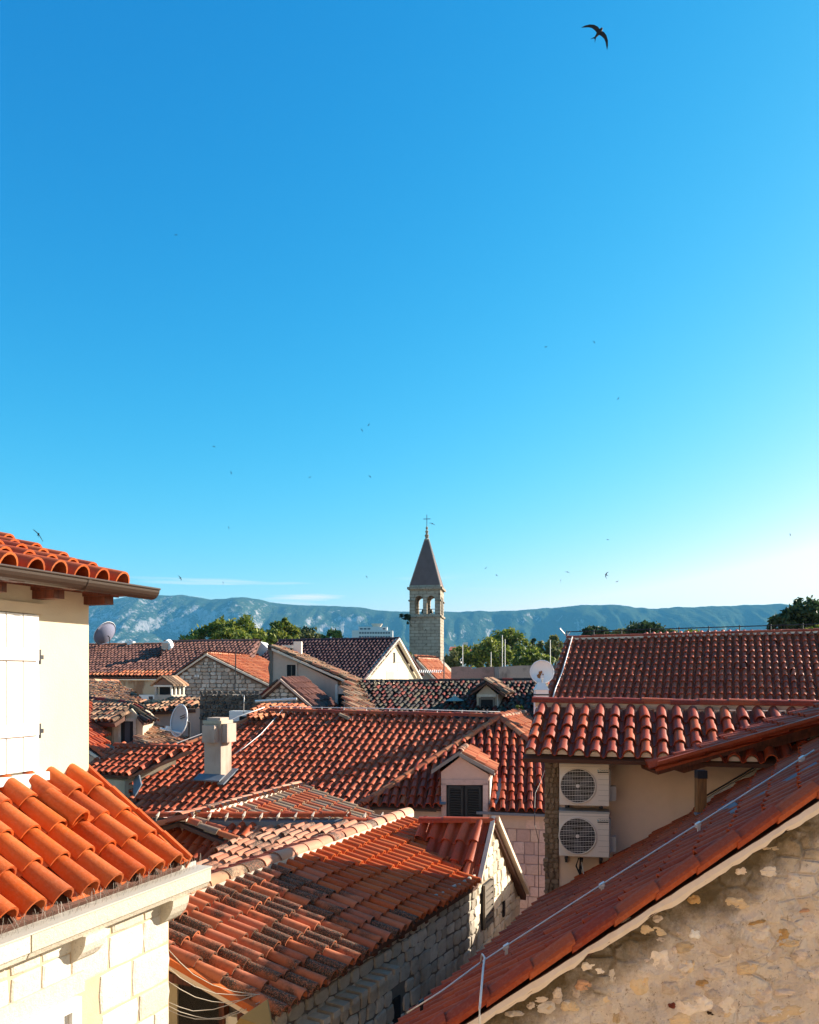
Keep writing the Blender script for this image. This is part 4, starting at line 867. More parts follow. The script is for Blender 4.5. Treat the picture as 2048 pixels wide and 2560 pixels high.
aw = [P(590, 2560, 7.35), P(600, 2545, 7.3), P(668, 2500, 7.5), P(682, 2575, 7.35), P(640, 2600, 7.3)]
N.part('awning', MB().ext(aw, (0, .05, -.01)), mat_flat('awning_ochre', (.30, .20, .07, 1), .8))
N.done()
# washing lines
cl_ = [[(419, 2372), (450, 2406), (483, 2436), (530, 2462), (584, 2479), (640, 2486)], [(416, 2415), (450, 2444), (488, 2467), (540, 2484), (605, 2489), (650, 2486)], [(417, 2451), (450, 2473), (488, 2493), (530, 2504), (560, 2507), (605, 2500), (640, 2488)], [(415, 2503), (450, 2518), (483, 2528), (533, 2524), (580, 2510), (630, 2490)], [(413, 2511), (450, 2530), (488, 2541), (520, 2547), (555, 2544), (600, 2525), (640, 2500)], [(412, 2521), (450, 2538), (488, 2548), (552, 2548), (600, 2531), (650, 2505)]]
for i, c_ in enumerate(cl_):
    tag(cable('washing_line', [P(x, y, 7.42 + .0012 * (x - 415) - .05 * (i % 2)) for x, y in c_], .0038, M_ROPE, None), ['topmost sagging washing line, its end tied just under the verge of the lichen roof', 'second washing line down, sagging across the dark loggia', 'third washing line down, sagging deepest in its middle', 'fourth washing line down, rising steeply to the pillar', 'fifth washing line down, close above the lowest one', 'lowest washing line across the dark loggia opening'][i], 'rope', 'washing lines')

# ------------------------------------------------------------------ small roof with mixed tiles (L)
Lb = Bld('small_house', 'small house roof of mixed grey and orange barrel tiles with white mortared ridge', 'house', (-2.6, 17.5, 0))
l0, l1 = V(-4.2, 14.9, -2.62), V(-2.64, 19.4, -2.62)
al = (l1 - l0).normalized(); fl = Vector((al.y, -al.x, 0)); pl_ = Pl(l0, fl, .31)
rL = Lb.roof(pl_, [pl_.on(*q.xy) for q in (l0, l1, l1 + fl * 2.3, l0 + fl * 2.3)], .21, .40, T_MIX, thick=.07)
plb = Pl(l0, -fl, .31)
Lb.roof(plb, [plb.on(*q.xy) for q in (l0, l1, l1 - fl * 1.0, l0 - fl * 1.0)], .21, .40, T_MIX, thick=.07)
Lb.caps(l0, l1, T_PALE, rL, .11, .42, .06, mort=M_MORT)
Lb.part('ridge_mortar', MB().box((l0 + l1) / 2 + fl * .11 + UPZ * .02, al * (l1 - l0).length / 2, fl * .05, UPZ * .04), M_MORT, rL)
Lb.part('wall', MB().prism([pl_.on(*q.xy) - UPZ * .2 for q in (l0 - fl * .8 + al * .3, l0 + fl * 2.1 + al * .3, l1 + fl * 2.1 - al * .1)] + [plb.on(*(l1 - fl * .8 - al * .1).xy) - UPZ * .25], 0), M_PINK)
Lb.done()

# ------------------------------------------------------------------ long red roof with hipped wing and dormer (H, G)
H = Bld('long_red_house', 'long red tiled house with hipped wing, black shuttered dormer and pink block wall', 'house', (0, 23, 0))
apx = V(2.65, 24, -1.254)
pH = Pl(apx, front(20), .46); pG = Pl(apx, front(8), .527)
hipf = pG.at(905, 2012); gr_ = pG.at(1420, 2033)
hl = pH.at(672, 1782)
polyH = [apx, hl, pH.at(500, 1853), pH.at(305, 1937), pH.at(335, 2010), pH.at(365, 2060), pH.at(500, 2075), pH.at(800, 2075), pH.at(932, 2040), pH.on(hipf.x, hipf.y)]
rH = H.roof(pH, polyH, .232, .345, T_RED, thick=.08)
rG = H.roof(pG, [hipf, pG.at(1101, 2018), pG.at(1106, 1925), pG.at(1150, 1875), apx], .225, .36, T_GLZ, thick=.08)
rG2 = H.roof(pG, [pG.at(1228, 2027), gr_, pG.at(1372, 1930), apx, pG.at(1150, 1875), pG.at(1228, 1925)], .225, .36, T_GLZ, thick=.08)
hipR = Vector((5.0, 19.8, 0)); hipR.z = pG.z(5.0, 19.8)
e1 = Vector((4.4 - 2.65, 29 - 24, 0)).normalized(); fR = Vector((e1.y, -e1.x, 0))
sR = (apx.z - hipR.z) / (hipR - apx).dot(fR); pR = Pl(apx, fR, sR)
rR = H.roof(pR, [apx, pR.on(*(apx + e1 * 6.5).xy), pR.on(*(apx + e1 * 6.5 + fR * 3.4).xy), hipR], .20, .36, T_ORF, thick=.06)
H.caps(hl, apx, T_GLZ, rH, .12, .45, .07)
H.caps(pH.on(hipf.x, hipf.y), apx, T_ORF, rG, .11, .40, .06)
H.caps(hipR, apx, T_ORF, rR, .11, .40, .05)
H.caps(apx, apx + e1 * 6.5, T_PALE, rR, .10, .42, .05)
H.caps(pH.at(305, 1937), pH.at(500, 1853), T_ORF, rH, .11, .42, .06)
H.caps(pH.at(500, 1853), hl, T_ORF, rH, .11, .42, .06)
# walls
eg = (gr_ - hipf).normalized(); og = Vector((eg.y, -eg.x, 0)); gz = hipf.z
w0_ = hipf + eg * .25 - og * .22; Lg_ = 5.2
Hw = H.part('wall', MB().prism([Vector((q.x, q.y, gz - .10)) for q in (w0_, w0_ + eg * Lg_, w0_ + eg * Lg_ - og * 3, w0_ - og * 3)], 0), M_PJNT)
band = MB().box(w0_ + eg * (Lg_ / 2) + UPZ * (-.29) + og * .012, eg * Lg_ / 2, og * .012, UPZ * .17); H.part('plaster_band', band, mat_plaster('plaster_band', (.50, .38, .32, 1), .3, (.22, .15, .11, 1), .6), Hw)
o_ = Vector((w0_.x, w0_.y, gz - 2.75))
stones(Hw, o_ + eg * 2.9, eg, 2.3, 2.30, (.21, .33), (.20, .46), M_PBLK, .02, .012, rough=.35, out=og)
H.part('gutter', MB().box(hipf + eg * 4.0 + UPZ * -.075 + og * .02, eg * 1.1, og * .04, UPZ * .03), M_ZINC)
H.part('gutter', MB().box(hipf + eg * .95 + UPZ * -.075 + og * .02, eg * .95, og * .03, UPZ * .022), M_GUT)
q = pG.at(1378, 1945) + pG.n * .12
cable('lightning_rod_cable', [apx + UPZ * .2, hl.lerp(apx, .5) + UPZ * .22, hl + UPZ * .2], .014, M_STEEL, H.root)
cable('lightning_rod_cable', [pG.at(*p_) + pG.n * .13 for p_ in ((1366, 1926), (1350, 1968), (1338, 1995), (1337, 2022))] + [P(1337, 2060, 19.6), P(1346, 2100, 19.6), P(1347, 2260, 19.6)], .009, M_GUT, H.root)
cable('lightning_rod_cable', [pH.at(*p_) + pH.n * .14 for p_ in ((710, 1783), (655, 1845), (615, 1878), (590, 1895))], .013, M_STEEL, H.root)
cable('lightning_rod_cable', [pH.at(*p_) + pH.n * .2 for p_ in ((310, 1936), (405, 1888), (510, 1848), (600, 1805), (665, 1782))], .015, M_STEEL, H.root)
for i in range(10):
    q = hl.lerp(apx, (i + .5) / 10); H.part('cable_holder', MB().tube([q + UPZ * .14, q + UPZ * .23], .014, 4), M_STEEL)
# dormer
dq = lambda px, py, off=0: (lambda s_: Vector(((px - CX) / FPX * s_, s_, CZ + (HY - py) / FPX * s_)))((w0_ + og * (.06 + off)).xy.dot(og.xy) / Vector(((px - CX) / FPX, 1)).dot(og.xy))
dA, dB, dP = dq(1103, 2060), dq(1222, 2060), dq(1150, 1893)
top_l, top_r = dq(1103, 1930), dq(1222, 1936)
dm = H.part('dormer', MB().ext([dA, dB, top_r, dP, top_l], -og * 2.2), M_PINK)
rdg = dP - og * 2.0
for a_, b_ in ((dq(1078, 1938, .12), dP + og * .12), (dP + og * .12, dq(1236, 1944, .12))):
    MB().ext([a_ + UPZ * .02, b_ + UPZ * .06, b_ + UPZ * .16, a_ + UPZ * .12], -og * .18).build('dormer_verge', mat_flat('verge_grey', (.22, .19, .17, 1), .9) if a_.x < dP.x - .3 else mat_flat('verge_grey2', (.26, .22, .19, 1), .9), dm)
pr_ = dP + og * .1 + UPZ * .14
ev = dq(1236, 1944, .1) + UPZ * .10
fdr = Vector((eg.x, eg.y, 0)); sdr = (pr_.z - ev.z) / (ev - pr_).dot(fdr)
pD = Pl(pr_, fdr, sdr)
H.roof(pD, [pr_, ev, ev - og * 1.55, pr_ - og * 2.4], .18, .30, T_ORF, thick=.05, name='dormer_roof', parent=dm, solid=False)
MB().ext([p - UPZ * .03 for p in (pr_, ev, ev - og * 1.55, pr_ - og * 2.4)], (0, 0, -.05)).build('dormer_roof', M_SLAB, dm)
evl = dq(1078, 1938, .1) + UPZ * .1
MB().ext([p - UPZ * .03 for p in (pr_, evl, evl - og * 1.55, pr_ - og * 2.4)], (0, 0, -.05)).build('dormer_roof', T_GLZ, dm)
H.caps(pr_, pr_ - og * 1.7, T_PALE, dm, .09, .36, .03)
MB().ext([dq(1224, 1950), dq(1224, 2050), dq(1224, 2050) - og * .1, dq(1224, 1950) - og * 1.3], (.012, 0, 0)).build('dormer_cheek', M_WPL, dm)
so_ = H.part('shutter_recess', MB().ext([dq(1117, 2065, .004), dq(1207, 2065, .004), dq(1207, 1963, .004), dq(1117, 1963, .004)], og * .006), M_BLACK, dm)
for x0, x1 in ((1119, 1160), (1163, 1205)):
    a_, b_ = dq(x0, 2070, .02), dq(x1, 1965, .02); ww = (b_ - a_).dot(eg); hh = b_.z - a_.z
    MB().box(a_ + eg * .03 + UPZ * hh / 2, eg * .03, og * .014, UPZ * hh / 2).box(a_ + eg * (ww - .03) + UPZ * hh / 2, eg * .03, og * .014, UPZ * hh / 2).box(a_ + eg * ww / 2 + UPZ * (hh - .03), eg * ww / 2, og * .014, UPZ * .03).build('shutter', M_SHUT, dm)
    for i in range(16): MB().box(a_ + eg * ww / 2 + UPZ * (.04 + i * .062), eg * (ww / 2 - .06), og * .012 + UPZ * .012, UPZ * .012).build('slat', M_SHUT, dm)
for x_ in (1110, 1214): MB().ext([dq(x_ - 6, 2060, .003), dq(x_ + 6, 2060, .003), dq(x_ + 6, 1958, .003), dq(x_ - 6, 1958, .003)], og * .03).build('jamb', M_PBLK, dm)
MB().ext([dq(1104, 1962, .003), dq(1220, 1962, .003), dq(1220, 1948, .003), dq(1104, 1948, .003)], og * .03).build('lintel', M_PBLK, dm)
for x_, sgn in ((1237, 1), (1098, -1)):
    a_ = pG.at(x_ - 6 * sgn, 2015) + pG.n * .05; b_ = pG.at(x_ + 22, 1950) + pG.n * .05
    MB().box((a_ + b_) / 2, (b_ - a_) / 2, eg * .10, pG.n * .012).build('lead_flashing', M_ZINC, dm)
H.done()
# ------------------------------------------------------------------ chimney on the long roof
cb = pH.at(545, 1948)
ch = thing('chimney', 'plastered square chimney with pale boxy outlets on the long red roof', 'chimney', cb - UPZ * .2)
cu_, cw_ = Vector((*front(20), 0)), Vector((*right(20), 0))
hw = .27; M_CHIM = mat_plaster('chimney_render', (.46, .35, .28, 1), .3, (.20, .10, .06, 1), .5, lo=.5, hi=.64)
MB().box(cb + UPZ * .58, cw_ * hw, cu_ * hw, UPZ * .95).build('shaft', M_CHIM, ch)
MB().box(cb + UPZ * 1.54, cw_ * hw * .86, cu_ * hw * .86, UPZ * .12).build('head', M_OLDP, ch)
MB().box(cb + UPZ * 1.62, cw_ * hw * 1.12, cu_ * hw * 1.12, UPZ * .045).build('cap_slab', M_OLDP, ch)
MB().box(cb + UPZ * 1.69, cw_ * hw * .8, cu_ * hw * .8, UPZ * .05).build('cap_top', M_CHIM, ch)
MB().box(cb + UPZ * 1.30 + cu_ * (hw + .09) - cw_ * .02, cw_ * .20, cu_ * .09, UPZ * .24).build('outlet', M_CHIM, ch)
MB().box(cb + UPZ * 1.32 + cw_ * (hw + .09), cw_ * .09, cu_ * .23, UPZ * .26).build('outlet', M_CHIM, ch)
MB().box(cb + UPZ * 1.50 + cu_ * (hw + .01), cw_ * hw * 1.02, cu_ * .012, UPZ * .06).build('soot_band', M_OLDP, ch)
pf = pH.n
MB().box(cb + pf * .10 + cu_ * (hw + .12), cw_ * .42, pH.up * .16, pf * .02).build('flashing', M_ZINC, ch)
MB().box(cb + pf * .10 + cw_ * (hw + .08), cw_ * .10, pH.up * .42, pf * .02).build('flashing', M_ZINC, ch)
# grey metal flap at the foot of the hip
mf = MB().ext([pH.at(334, 2002) + pf * .05, pH.at(360, 1985) + pf * .3, pH.at(352, 1950) + pf * .35, pH.at(338, 1950) + pf * .2], (.02, .05, 0)); tag(mf.build('metal_flap', M_ZINC, None), 'grey metal flap standing at the foot of the long red hip', 'flashing')

# ------------------------------------------------------------------ right far: big brick-red roof (F)
Fh = Bld('big_roof_house', 'house with broad brick-red tiled roof and a cable along its ridge, behind tan house', 'house', (9, 28, 0))
pF = Pl(V(5.82, 30.5, 1.46), front(21.6), .615)
fl_, fr_ = pF.at(1417, 1598), pF.at(2350, 1572)
polyF = [fl_, pF.at(1345, 1800), pF.at(2350, 1815), fr_]
rF = Fh.roof(pF, polyF, .232, .37, T_F, thick=.08, jit=.006)
Fh.caps(fl_, fr_, T_F, rF, .11, .45, .05, mort=M_MORT)
Fh.part('wall', MB().prism([q - UPZ * .3 for q in (pF.at(1362, 1790), pF.at(2350, 1800), fr_ + Vector((0, -.2, -.1)), fl_ + Vector((.25, -.2, -.1)))], 0), M_GREYP)
ws = [fl_.lerp(fr_, k / 24) + UPZ * .27 for k in range(25)]
cable('ridge_cable', ws, .018, M_DKMET, Fh.root)
for k in range(0, 25, 2): Fh.part('cable_post', MB().tube([ws[k] - UPZ * .2, ws[k] + UPZ * .05], .022, 4), M_DKMET)
cable('down_cable', [pF.at(*p_) + pF.n * .13 for p_ in ((1432, 1600), (1418, 1650), (1406, 1690), (1390, 1730), (1384, 1752))], .022, M_STEEL, Fh.root)
Fh.part('antenna_stub', MB().tube([fl_ + UPZ * .1, fl_ + Vector((-.25, 0, .4))], .02, 4).tube([fl_ + UPZ * .1, fl_ + Vector((.15, 0, .3))], .015, 4), M_STEEL)
Fh.done()

AX = Bld('shadow_annex', 'unseen low annex behind the tan house, added to shade the stone gable', 'house', (4.3, 15, 0))  # hidden block added for its shadow low on the stone gable
AX.part('wall', MB().prism([V(2.62, 13.35, -3.3), V(6, 13.0, -3.3), V(6, 17, -3.3), V(3.12, 17, -3.3)], 0), M_GREYP)
AX.part('roof', MB().prism([V(2.58, 13.3, -3.1), V(6.1, 12.95, -3.1), V(6.1, 17.1, -3.1), V(3.08, 17.1, -3.1)], CZ - 3.29), T_RED)
# ------------------------------------------------------------------ middle distance
class VW:
    """vertical plane through o along e; at(px,py) finds the point on it"""
    def __init__(s, o, ang): s.o = Vector(o); s.e = Vector((math.cos(R(ang)), -math.sin(R(ang)), 0)); s.n = Vector((s.e.y, -s.e.x, 0))
    def at(s, px, py, off=0):
        r_ = Vector(((px - CX) / FPX, 1, 0)); o = s.o + s.n * off; k = Vector((o.x, o.y, 0)).dot(s.n) / r_.dot(s.n)
        return Vector((r_.x * k, k, CZ + (HY - py) / FPX * k))
    def poly(s, pts, th=.3, off=0): return MB().ext([s.at(x, y, off) for x, y in pts], -s.n * th)
def ground_wall(vw, tops, th, zb=0.0):
    """wall with the given top outline (left to right), down to the ground"""
    t_ = [vw.at(x, y) for x, y in tops]
    return MB().ext([Vector((t_[0].x, t_[0].y, zb))] + t_ + [Vector((t_[-1].x, t_[-1].y, zb))], -vw.n * th)
def block(pts, zt, mat, b, name='wall'): return b.part(name, MB().prism([Vector((p.x, p.y, zt)) for p in pts], 0), mat)

# low red roof in front of the old dormer (K)
K = Bld('low_roof_house', 'low house with sunlit red tiles under the old dormer, beside the long hip', 'house', (-8.5, 24, 0))
pK = Pl(P(288, 1867, 25), front(20), .45)
rK_ = K.roof(pK, [pK.at(*q) for q in ((288, 1867), (478, 1874), (385, 1912), (318, 1938), (180, 1930))], .23, .345, T_RED, thick=.08)
K.caps(pK.at(288, 1867), pK.at(470, 1873), T_DRK, rK_, .11, .45, .05)
K.part('wall', MB().prism([pK.at(*q) - UPZ * .25 for q in ((200, 1922), (312, 1930), (440, 1878), (290, 1872))], 0), M_OLDP)
K.done()
# narrow gable left of it
X1 = Bld('narrow_gable_house', 'narrow pinkish gable with pale verge squeezed against the cream house corner', 'house', (-9.8, 24.5, 0))
vx = VW(P(240, 1900, 24.5), 10)
X1.part('wall', ground_wall(vx, [(150, 1850), (262, 1908)], 3), M_GREYP)
px1 = Pl(vx.at(222, 1862), vx.e, .62)
X1.roof(px1, [px1.on(*q.xy) for q in (vx.at(150, 1850, .15), vx.at(266, 1908, .15), vx.at(266, 1908, -3), vx.at(150, 1850, -3))], .2, .35, T_RED, thick=.07)
X1.part('verge', MB().ext([vx.at(190, 1856, .2), vx.at(264, 1905, .2), vx.at(264, 1912, .2), vx.at(190, 1864, .2)], -vx.n * .12), M_MORT)
X1.done()
# old dormer house (J)
J = Bld('old_dormer_house', 'old weathered house with stone-framed dormer window and tan barrel tiles', 'house', (-9.5, 28, 0))
pj = Pl(P(356, 1812, 28), right(20), .30)
J.roof(pj, [pj.at(*q) for q in ((345, 1805), (368, 1806), (520, 1868), (560, 1895), (345, 1895))], .2, .36, T_TAN, thick=.08, jit=.02, rot=2)
vj = VW(P(320, 1800, 26.4), -6); vk = VW(vj.at(282, 1800), 40)
J.part('dormer_front', MB().ext([vj.at(*q) for q in ((281, 1880), (281, 1800), (328, 1772), (357, 1800), (357, 1880))], -vj.n * 2), M_OLDP)
J.part('side_wall', MB().ext([vk.at(*q) for q in ((190, 1895), (190, 1790), (283, 1797), (283, 1895))], -vk.n * .4), mat_plaster('plaster_rust', (.34, .21, .13, 1), .4, (.10, .07, .05, 1), .6))
dw = J.part('window', MB().ext([vj.at(*q, .01) for q in ((303, 1866), (303, 1803), (334, 1803), (334, 1866))], vj.n * .01), M_BLACK)
for q in (((296, 1868), (296, 1795), (303, 1795), (303, 1868)), ((334, 1868), (334, 1795), (341, 1795), (341, 1868)), ((303, 1803), (303, 1795), (334, 1795), (334, 1803))):
    MB().ext([vj.at(*c_, .0) for c_ in q], vj.n * .06).build('stone_frame', M_GSTN, dw)
MB().ext([vj.at(*c_, .02) for c_ in ((312, 1866), (312, 1806), (325, 1806), (325, 1866))], vj.n * .01).build('door_leaf', mat_flat('door_blue_black', (.02, .028, .045, 1), .5), dw)
p5 = Pl(P(222, 1747, 28.6), front(28), .42)
J.roof(p5, [p5.at(*q) for q in ((170, 1742), (336, 1762), (306, 1792), (285, 1806), (170, 1800))], .2, .36, T_TAN, thick=.12, jit=.02, rot=2)
p6 = Pl(p5.at(336, 1762), right(28), .5)
J.roof(p6, [p6.at(*q) for q in ((333, 1762), (330, 1770), (362, 1806), (385, 1800), (352, 1764))], .2, .36, T_BLK, thick=.08)  # blackened tiles carry the shade of this slope in their colour
J.caps(p5.at(170, 1742), p5.at(336, 1762), T_BLK, J.root, .11, .4, .04)
J.done()
# long thin roof behind the dish
X2 = Bld('side_roof_house', 'low wall and thin strip of sunlit old tiles behind the grey satellite dish', 'house', (-8.5, 31, 0))
p7 = Pl(P(360, 1752, 31), front(20), .33)
X2.roof(p7, [p7.at(*q) for q in ((345, 1753), (508, 1748), (486, 1772), (365, 1778))], .2, .34, T_TAN, thick=.1, jit=.02, rot=2)
v7 = VW(p7.at(430, 1776) + Vector((0, .25, 0)), 18)
X2.part('wall', ground_wall(v7, [(340, 1776), (500, 1770)], 2), M_GREYP)
X2.done()
# old roof at the cream corner (R)
Rh = Bld('old_tan_roof_house', 'house with patched old tan barrel tiles sloping right beside the cream corner', 'house', (-12, 34, 0))
p8 = Pl(P(222, 1702, 34), right(24), .27)
r8 = Rh.roof(p8, [p8.at(*q) for q in ((150, 1702), (292, 1706), (366, 1757), (366, 1775), (150, 1775))], .2, .36, T_TAN, thick=.1, jit=.025, rot=2.5)
Rh.caps(p8.at(150, 1702), p8.at(292, 1706), T_TAN, r8, .12, .4, .04)
Rh.part('wall', MB().prism([p8.at(*q) - UPZ * .3 for q in ((160, 1712), (285, 1715), (350, 1757), (160, 1765))], 0), M_OLDP)
Rh.done()
# long brown roof far left (Q)
Q = Bld('long_brown_house', 'long brown tiled house with a white curved vent on its roof and stained wall', 'house', (-13, 46, 0))
pq1 = Pl(P(222, 1614, 48), front(15), .40)
pq2 = Pl(P(222, 1614, 48) + UPZ * .28, front(15), .40)
mq = lambda p_: T_ORF if p_.z < CZ + .12 else T_BRN  # sunlit eave row put in as orange tiles on the low rows
rq = Q.roof(pq1, [pq1.at(*q) for q in ((140, 1615), (415, 1612), (404, 1640), (222, 1690), (140, 1708))], .22, .36, T_BRN, thick=.1, det=0)
Q.roof(pq2, [pq2.at(*q) for q in ((412, 1606), (650, 1603), (610, 1690), (180, 1691), (404, 1643))], .22, .36, mq, thick=.12, det=0)
Q.caps(pq1.at(140, 1615), pq1.at(415, 1612), T_ORF, rq, .12, .45, .04); Q.caps(pq2.at(412, 1606), pq2.at(650, 1603), T_BRN, rq, .12, .45, .04)
vq = VW(pq2.at(350, 1695) + Vector((0, .5, 0)), 14)
Q.part('wall', ground_wall(vq, [(150, 1700), (620, 1703)], 4), mat_plaster('plaster_ochre_stained', (.50, .38, .25, 1), .2, (.22, .09, .04, 1), .8, lo=.5, hi=.58))
wq_ = Q.part('window', MB().ext([vq.at(*c_, .02) for c_ in ((344, 1775), (344, 1737), (391, 1737), (391, 1775))], vq.n * .06), M_WHITE)
MB().ext([vq.at(*c_, .09) for c_ in ((372, 1770), (372, 1741), (382, 1741), (382, 1770))], vq.n * .01).build('pane', M_DKMET, wq_)
vb_ = pq1.at(418, 1640)
mb = MB(); K_ = 8
pr_ = [vb_ + Vector((.28 * math.cos(R(a)) * 1.0 - .05, 0, .35 + .5 * math.sin(R(a)))) for a in range(-30, 121, 25)]
mb.ext([vb_ + Vector((-.28, 0, -.1)), vb_ + Vector((.26, 0, -.1))] + pr_, (0, .5, .1)); Q.part('roof_vent', mb, M_WHITE)
Q.part('roof_vent_mouth', MB().box(vb_ + Vector((-.12, -.02, .55)), (.18, 0, 0), (0, .02, 0), (0, 0, .16)).box(vb_ + Vector((-.02, -.02, .15)), (.27, 0, 0), (0, .02, 0), (0, 0, .18)), M_GREYP)
Q.part('white_gable', MB().ext([P(612, 1640, 45), P(652, 1604, 45), P(690, 1640, 45), P(690, 1700, 45), P(612, 1700, 45)], (0, 2, 0)), M_WHITE)
Q.part('ridge_block', MB().box(pq1.at(328, 1612) + UPZ * .1, (.17, 0, 0), (0, .2, 0), (0, 0, .1)), M_WHITE)
Q.done(0)
# stone gable (S)
S = Bld('stone_gable_house', 'house with a coursed rubble stone gable, number plate and orange roof', 'house', (-8, 39, 0))
vs_ = VW(P(515, 1650, 38), 12)
Sw = S.part('wall', ground_wall(vs_, [(418, 1704), (515, 1637), (674, 1716)], 7), M_BJNT)
ss0, ss1 = vs_.at(424, 1770), vs_.at(672, 1770)
zl = lambda x: np.interp(x, *zip(*[((vs_.at(a_, b_) - ss0).dot(vs_.e), (vs_.at(a_, b_) - ss0).z) for a_, b_ in ((418, 1704), (515, 1637), (674, 1716))]))
stones(Sw, ss0 - UPZ * .1, vs_.e, (ss1 - ss0).dot(vs_.e), 2.8, (.13, .21), (.15, .42), M_BSTN, .035, .02, rough=1.2, out=vs_.n, limit=280, inside=lambda x, z: z < zl(x) - .08)
pk1 = vs_.at(515, 1634); fS = Vector((vs_.e.x, vs_.e.y, 0))
sS = (pk1.z - vs_.at(674, 1713).z) / (vs_.at(674, 1713) - pk1).dot(fS); pS = Pl(pk1, fS, sS)
rS = S.roof(pS, [pS.on(*q.xy) for q in (pk1 + vs_.n * .1, vs_.at(676, 1713) + vs_.n * .1, vs_.at(676, 1713) - vs_.n * 6, pk1 - vs_.n * 6)], .22, .36, T_ORF, thick=.08, det=0)
sl_ = (pk1.z - vs_.at(418, 1702).z) / (pk1 - vs_.at(418, 1702)).dot(fS); pS2 = Pl(pk1, -fS, sl_)
S.roof(pS2, [pS2.on(*q.xy) for q in (pk1 + vs_.n * .1, vs_.at(416, 1702) + vs_.n * .1, vs_.at(416, 1702) - vs_.n * 6, pk1 - vs_.n * 6)], .22, .36, T_BRN, thick=.08, det=0)
S.caps(pk1 + vs_.n * .1, pk1 - vs_.n * 6, T_PALE, rS, .11, .42, .04, mort=M_MORT)
for a_, b_ in (((416, 1702), (515, 1634)), ((515, 1634), (676, 1713))):
    S.part('verge', MB().ext([vs_.at(*a_, .14), vs_.at(*b_, .14), vs_.at(b_[0], b_[1] + 5, .14), vs_.at(a_[0], a_[1] + 5, .14)], -vs_.n * .1), M_MORT)
pl8 = S.part('number_plate', MB().ext([vs_.at(*c_, .04) for c_ in ((487, 1693), (487, 1687), (498, 1687), (498, 1693))], vs_.n * .02), M_WHITE)
M = Matrix((vs_.e, UPZ, vs_.n)).transposed().to_4x4(); M.translation = vs_.at(488.5, 1692, .065)
text_mesh('20', .115, M_DKMET, pl8, M, 'plate_digits')
lt = S.part('lintel', MB().ext([vs_.at(*c_, .03) for c_ in ((498, 1752), (498, 1738), (548, 1738), (548, 1752))], vs_.n * .04), M_BSTN)
S.done(0)
tag(MB().tube([P(586, 1775, 30), P(590, 1626, 30)], .022, 5).build('antenna_mast', M_DKMET), 'thin dark antenna mast standing before the rubble stone gable', 'mast')
# ornate little chimney
oc = P(425, 1757, 34); C5 = thing('ornate_chimney', 'ornate old chimney with little tiled gable roof and columned openings', 'chimney', oc)
ex, ey = Vector((*right(25), 0)), Vector((*front(25), 0))
MB().box(oc + UPZ * .12, ex * .46, ey * .42, UPZ * .22).build('base', M_BSTN, C5)
MB().box(oc + UPZ * .50, ex * .30, ey * .28, UPZ * .2).build('flue', M_BLACK, C5)
for a_ in (-1, -.33, .33, 1):
    MB().box(oc + UPZ * .50 + ex * .40 + ey * .36 * a_, ex * .035, ey * .035, UPZ * .17).build('column', M_WPL, C5)
    if abs(a_) == 1: MB().box(oc + UPZ * .50 - ex * .40 + ey * .36 * a_, ex * .05, ey * .05, UPZ * .17).build('column', M_BSTN, C5)
MB().box(oc + UPZ * .70, ex * .48, ey * .44, UPZ * .035).build('slab', M_WPL, C5)
MB().ext([oc + UPZ * .735 + ey * .42 - ex * .5, oc + UPZ * .735 + ey * .42 + ex * .5, oc + UPZ * 1.0 + ey * .42], -ey * .84).build('gable', mat_flat('brick_brown', (.22, .12, .08, 1), .9), C5)
for sg in (1, -1):
    for i in range(5):
        a_ = oc + UPZ * 1.06 + ey * (.42 - i * .2); MB().ext([a_ + ey * .09, a_ + ey * .09 + ex * sg * .62 - UPZ * .36, a_ - ey * .07 + ex * sg * .62 - UPZ * .36, a_ - ey * .07], UPZ * .07).build('cover_tile', T_TAN, C5)
# plaster house with sloping verge (T)
T = Bld('grey_plaster_house', 'pinkish grey plastered house with one small window and steep old tiled verge', 'house', (-3.5, 33, 0))
vt = VW(P(760, 1700, 32), 8)
Tw = T.part('wall', ground_wall(vt, [(679, 1624), (844, 1704)], 3), M_GREYP)
p9 = Pl(vt.at(679, 1616, .15), vt.e, (vt.at(679, 1616, .15).z - vt.at(880, 1704, .15).z) / (vt.at(880, 1704, .15) - vt.at(679, 1616, .15)).dot(vt.e))
a_, b_ = vt.at(672, 1613, .15), vt.at(884, 1706, .15)
r9 = T.roof(p9, [p9.on(*q.xy) for q in (a_, b_, b_ - vt.n * 2.2, a_ - vt.n * 2.2)], .2, .36, T_TAN, thick=.1, jit=.02, rot=2.5)
T.part('verge_mortar', MB().ext([vt.at(679, 1620, .2), vt.at(870, 1704, .2), vt.at(870, 1709, .2), vt.at(679, 1626, .2)], -vt.n * .15), M_MORT)
tw = T.part('window', MB().ext([vt.at(*c_, .01) for c_ in ((718, 1690), (718, 1662), (740, 1662), (740, 1690))], vt.n * .01), M_BLACK)
for c4 in (((714, 1693), (714, 1658), (718, 1658), (718, 1693)), ((740, 1693), (740, 1658), (744, 1658), (744, 1693)), ((718, 1662), (718, 1658), (740, 1658), (740, 1662))): MB().ext([vt.at(*c_, .0) for c_ in c4], vt.n * .05).build('window_frame', M_GREYP, tw)
MB().ext([vt.at(*c_, .025) for c_ in ((728, 1690), (728, 1664), (730, 1664), (730, 1690))], vt.n * .01).build('window_bar', M_SHUTG, tw)
T.part('ragged_edge', MB().ext([vt.at(x, y, .05) for x, y in ((672, 1720), (674, 1690), (670, 1670), (675, 1650), (671, 1630), (668, 1612), (681, 1612), (680, 1720))], -vt.n * .6), M_GJNT)
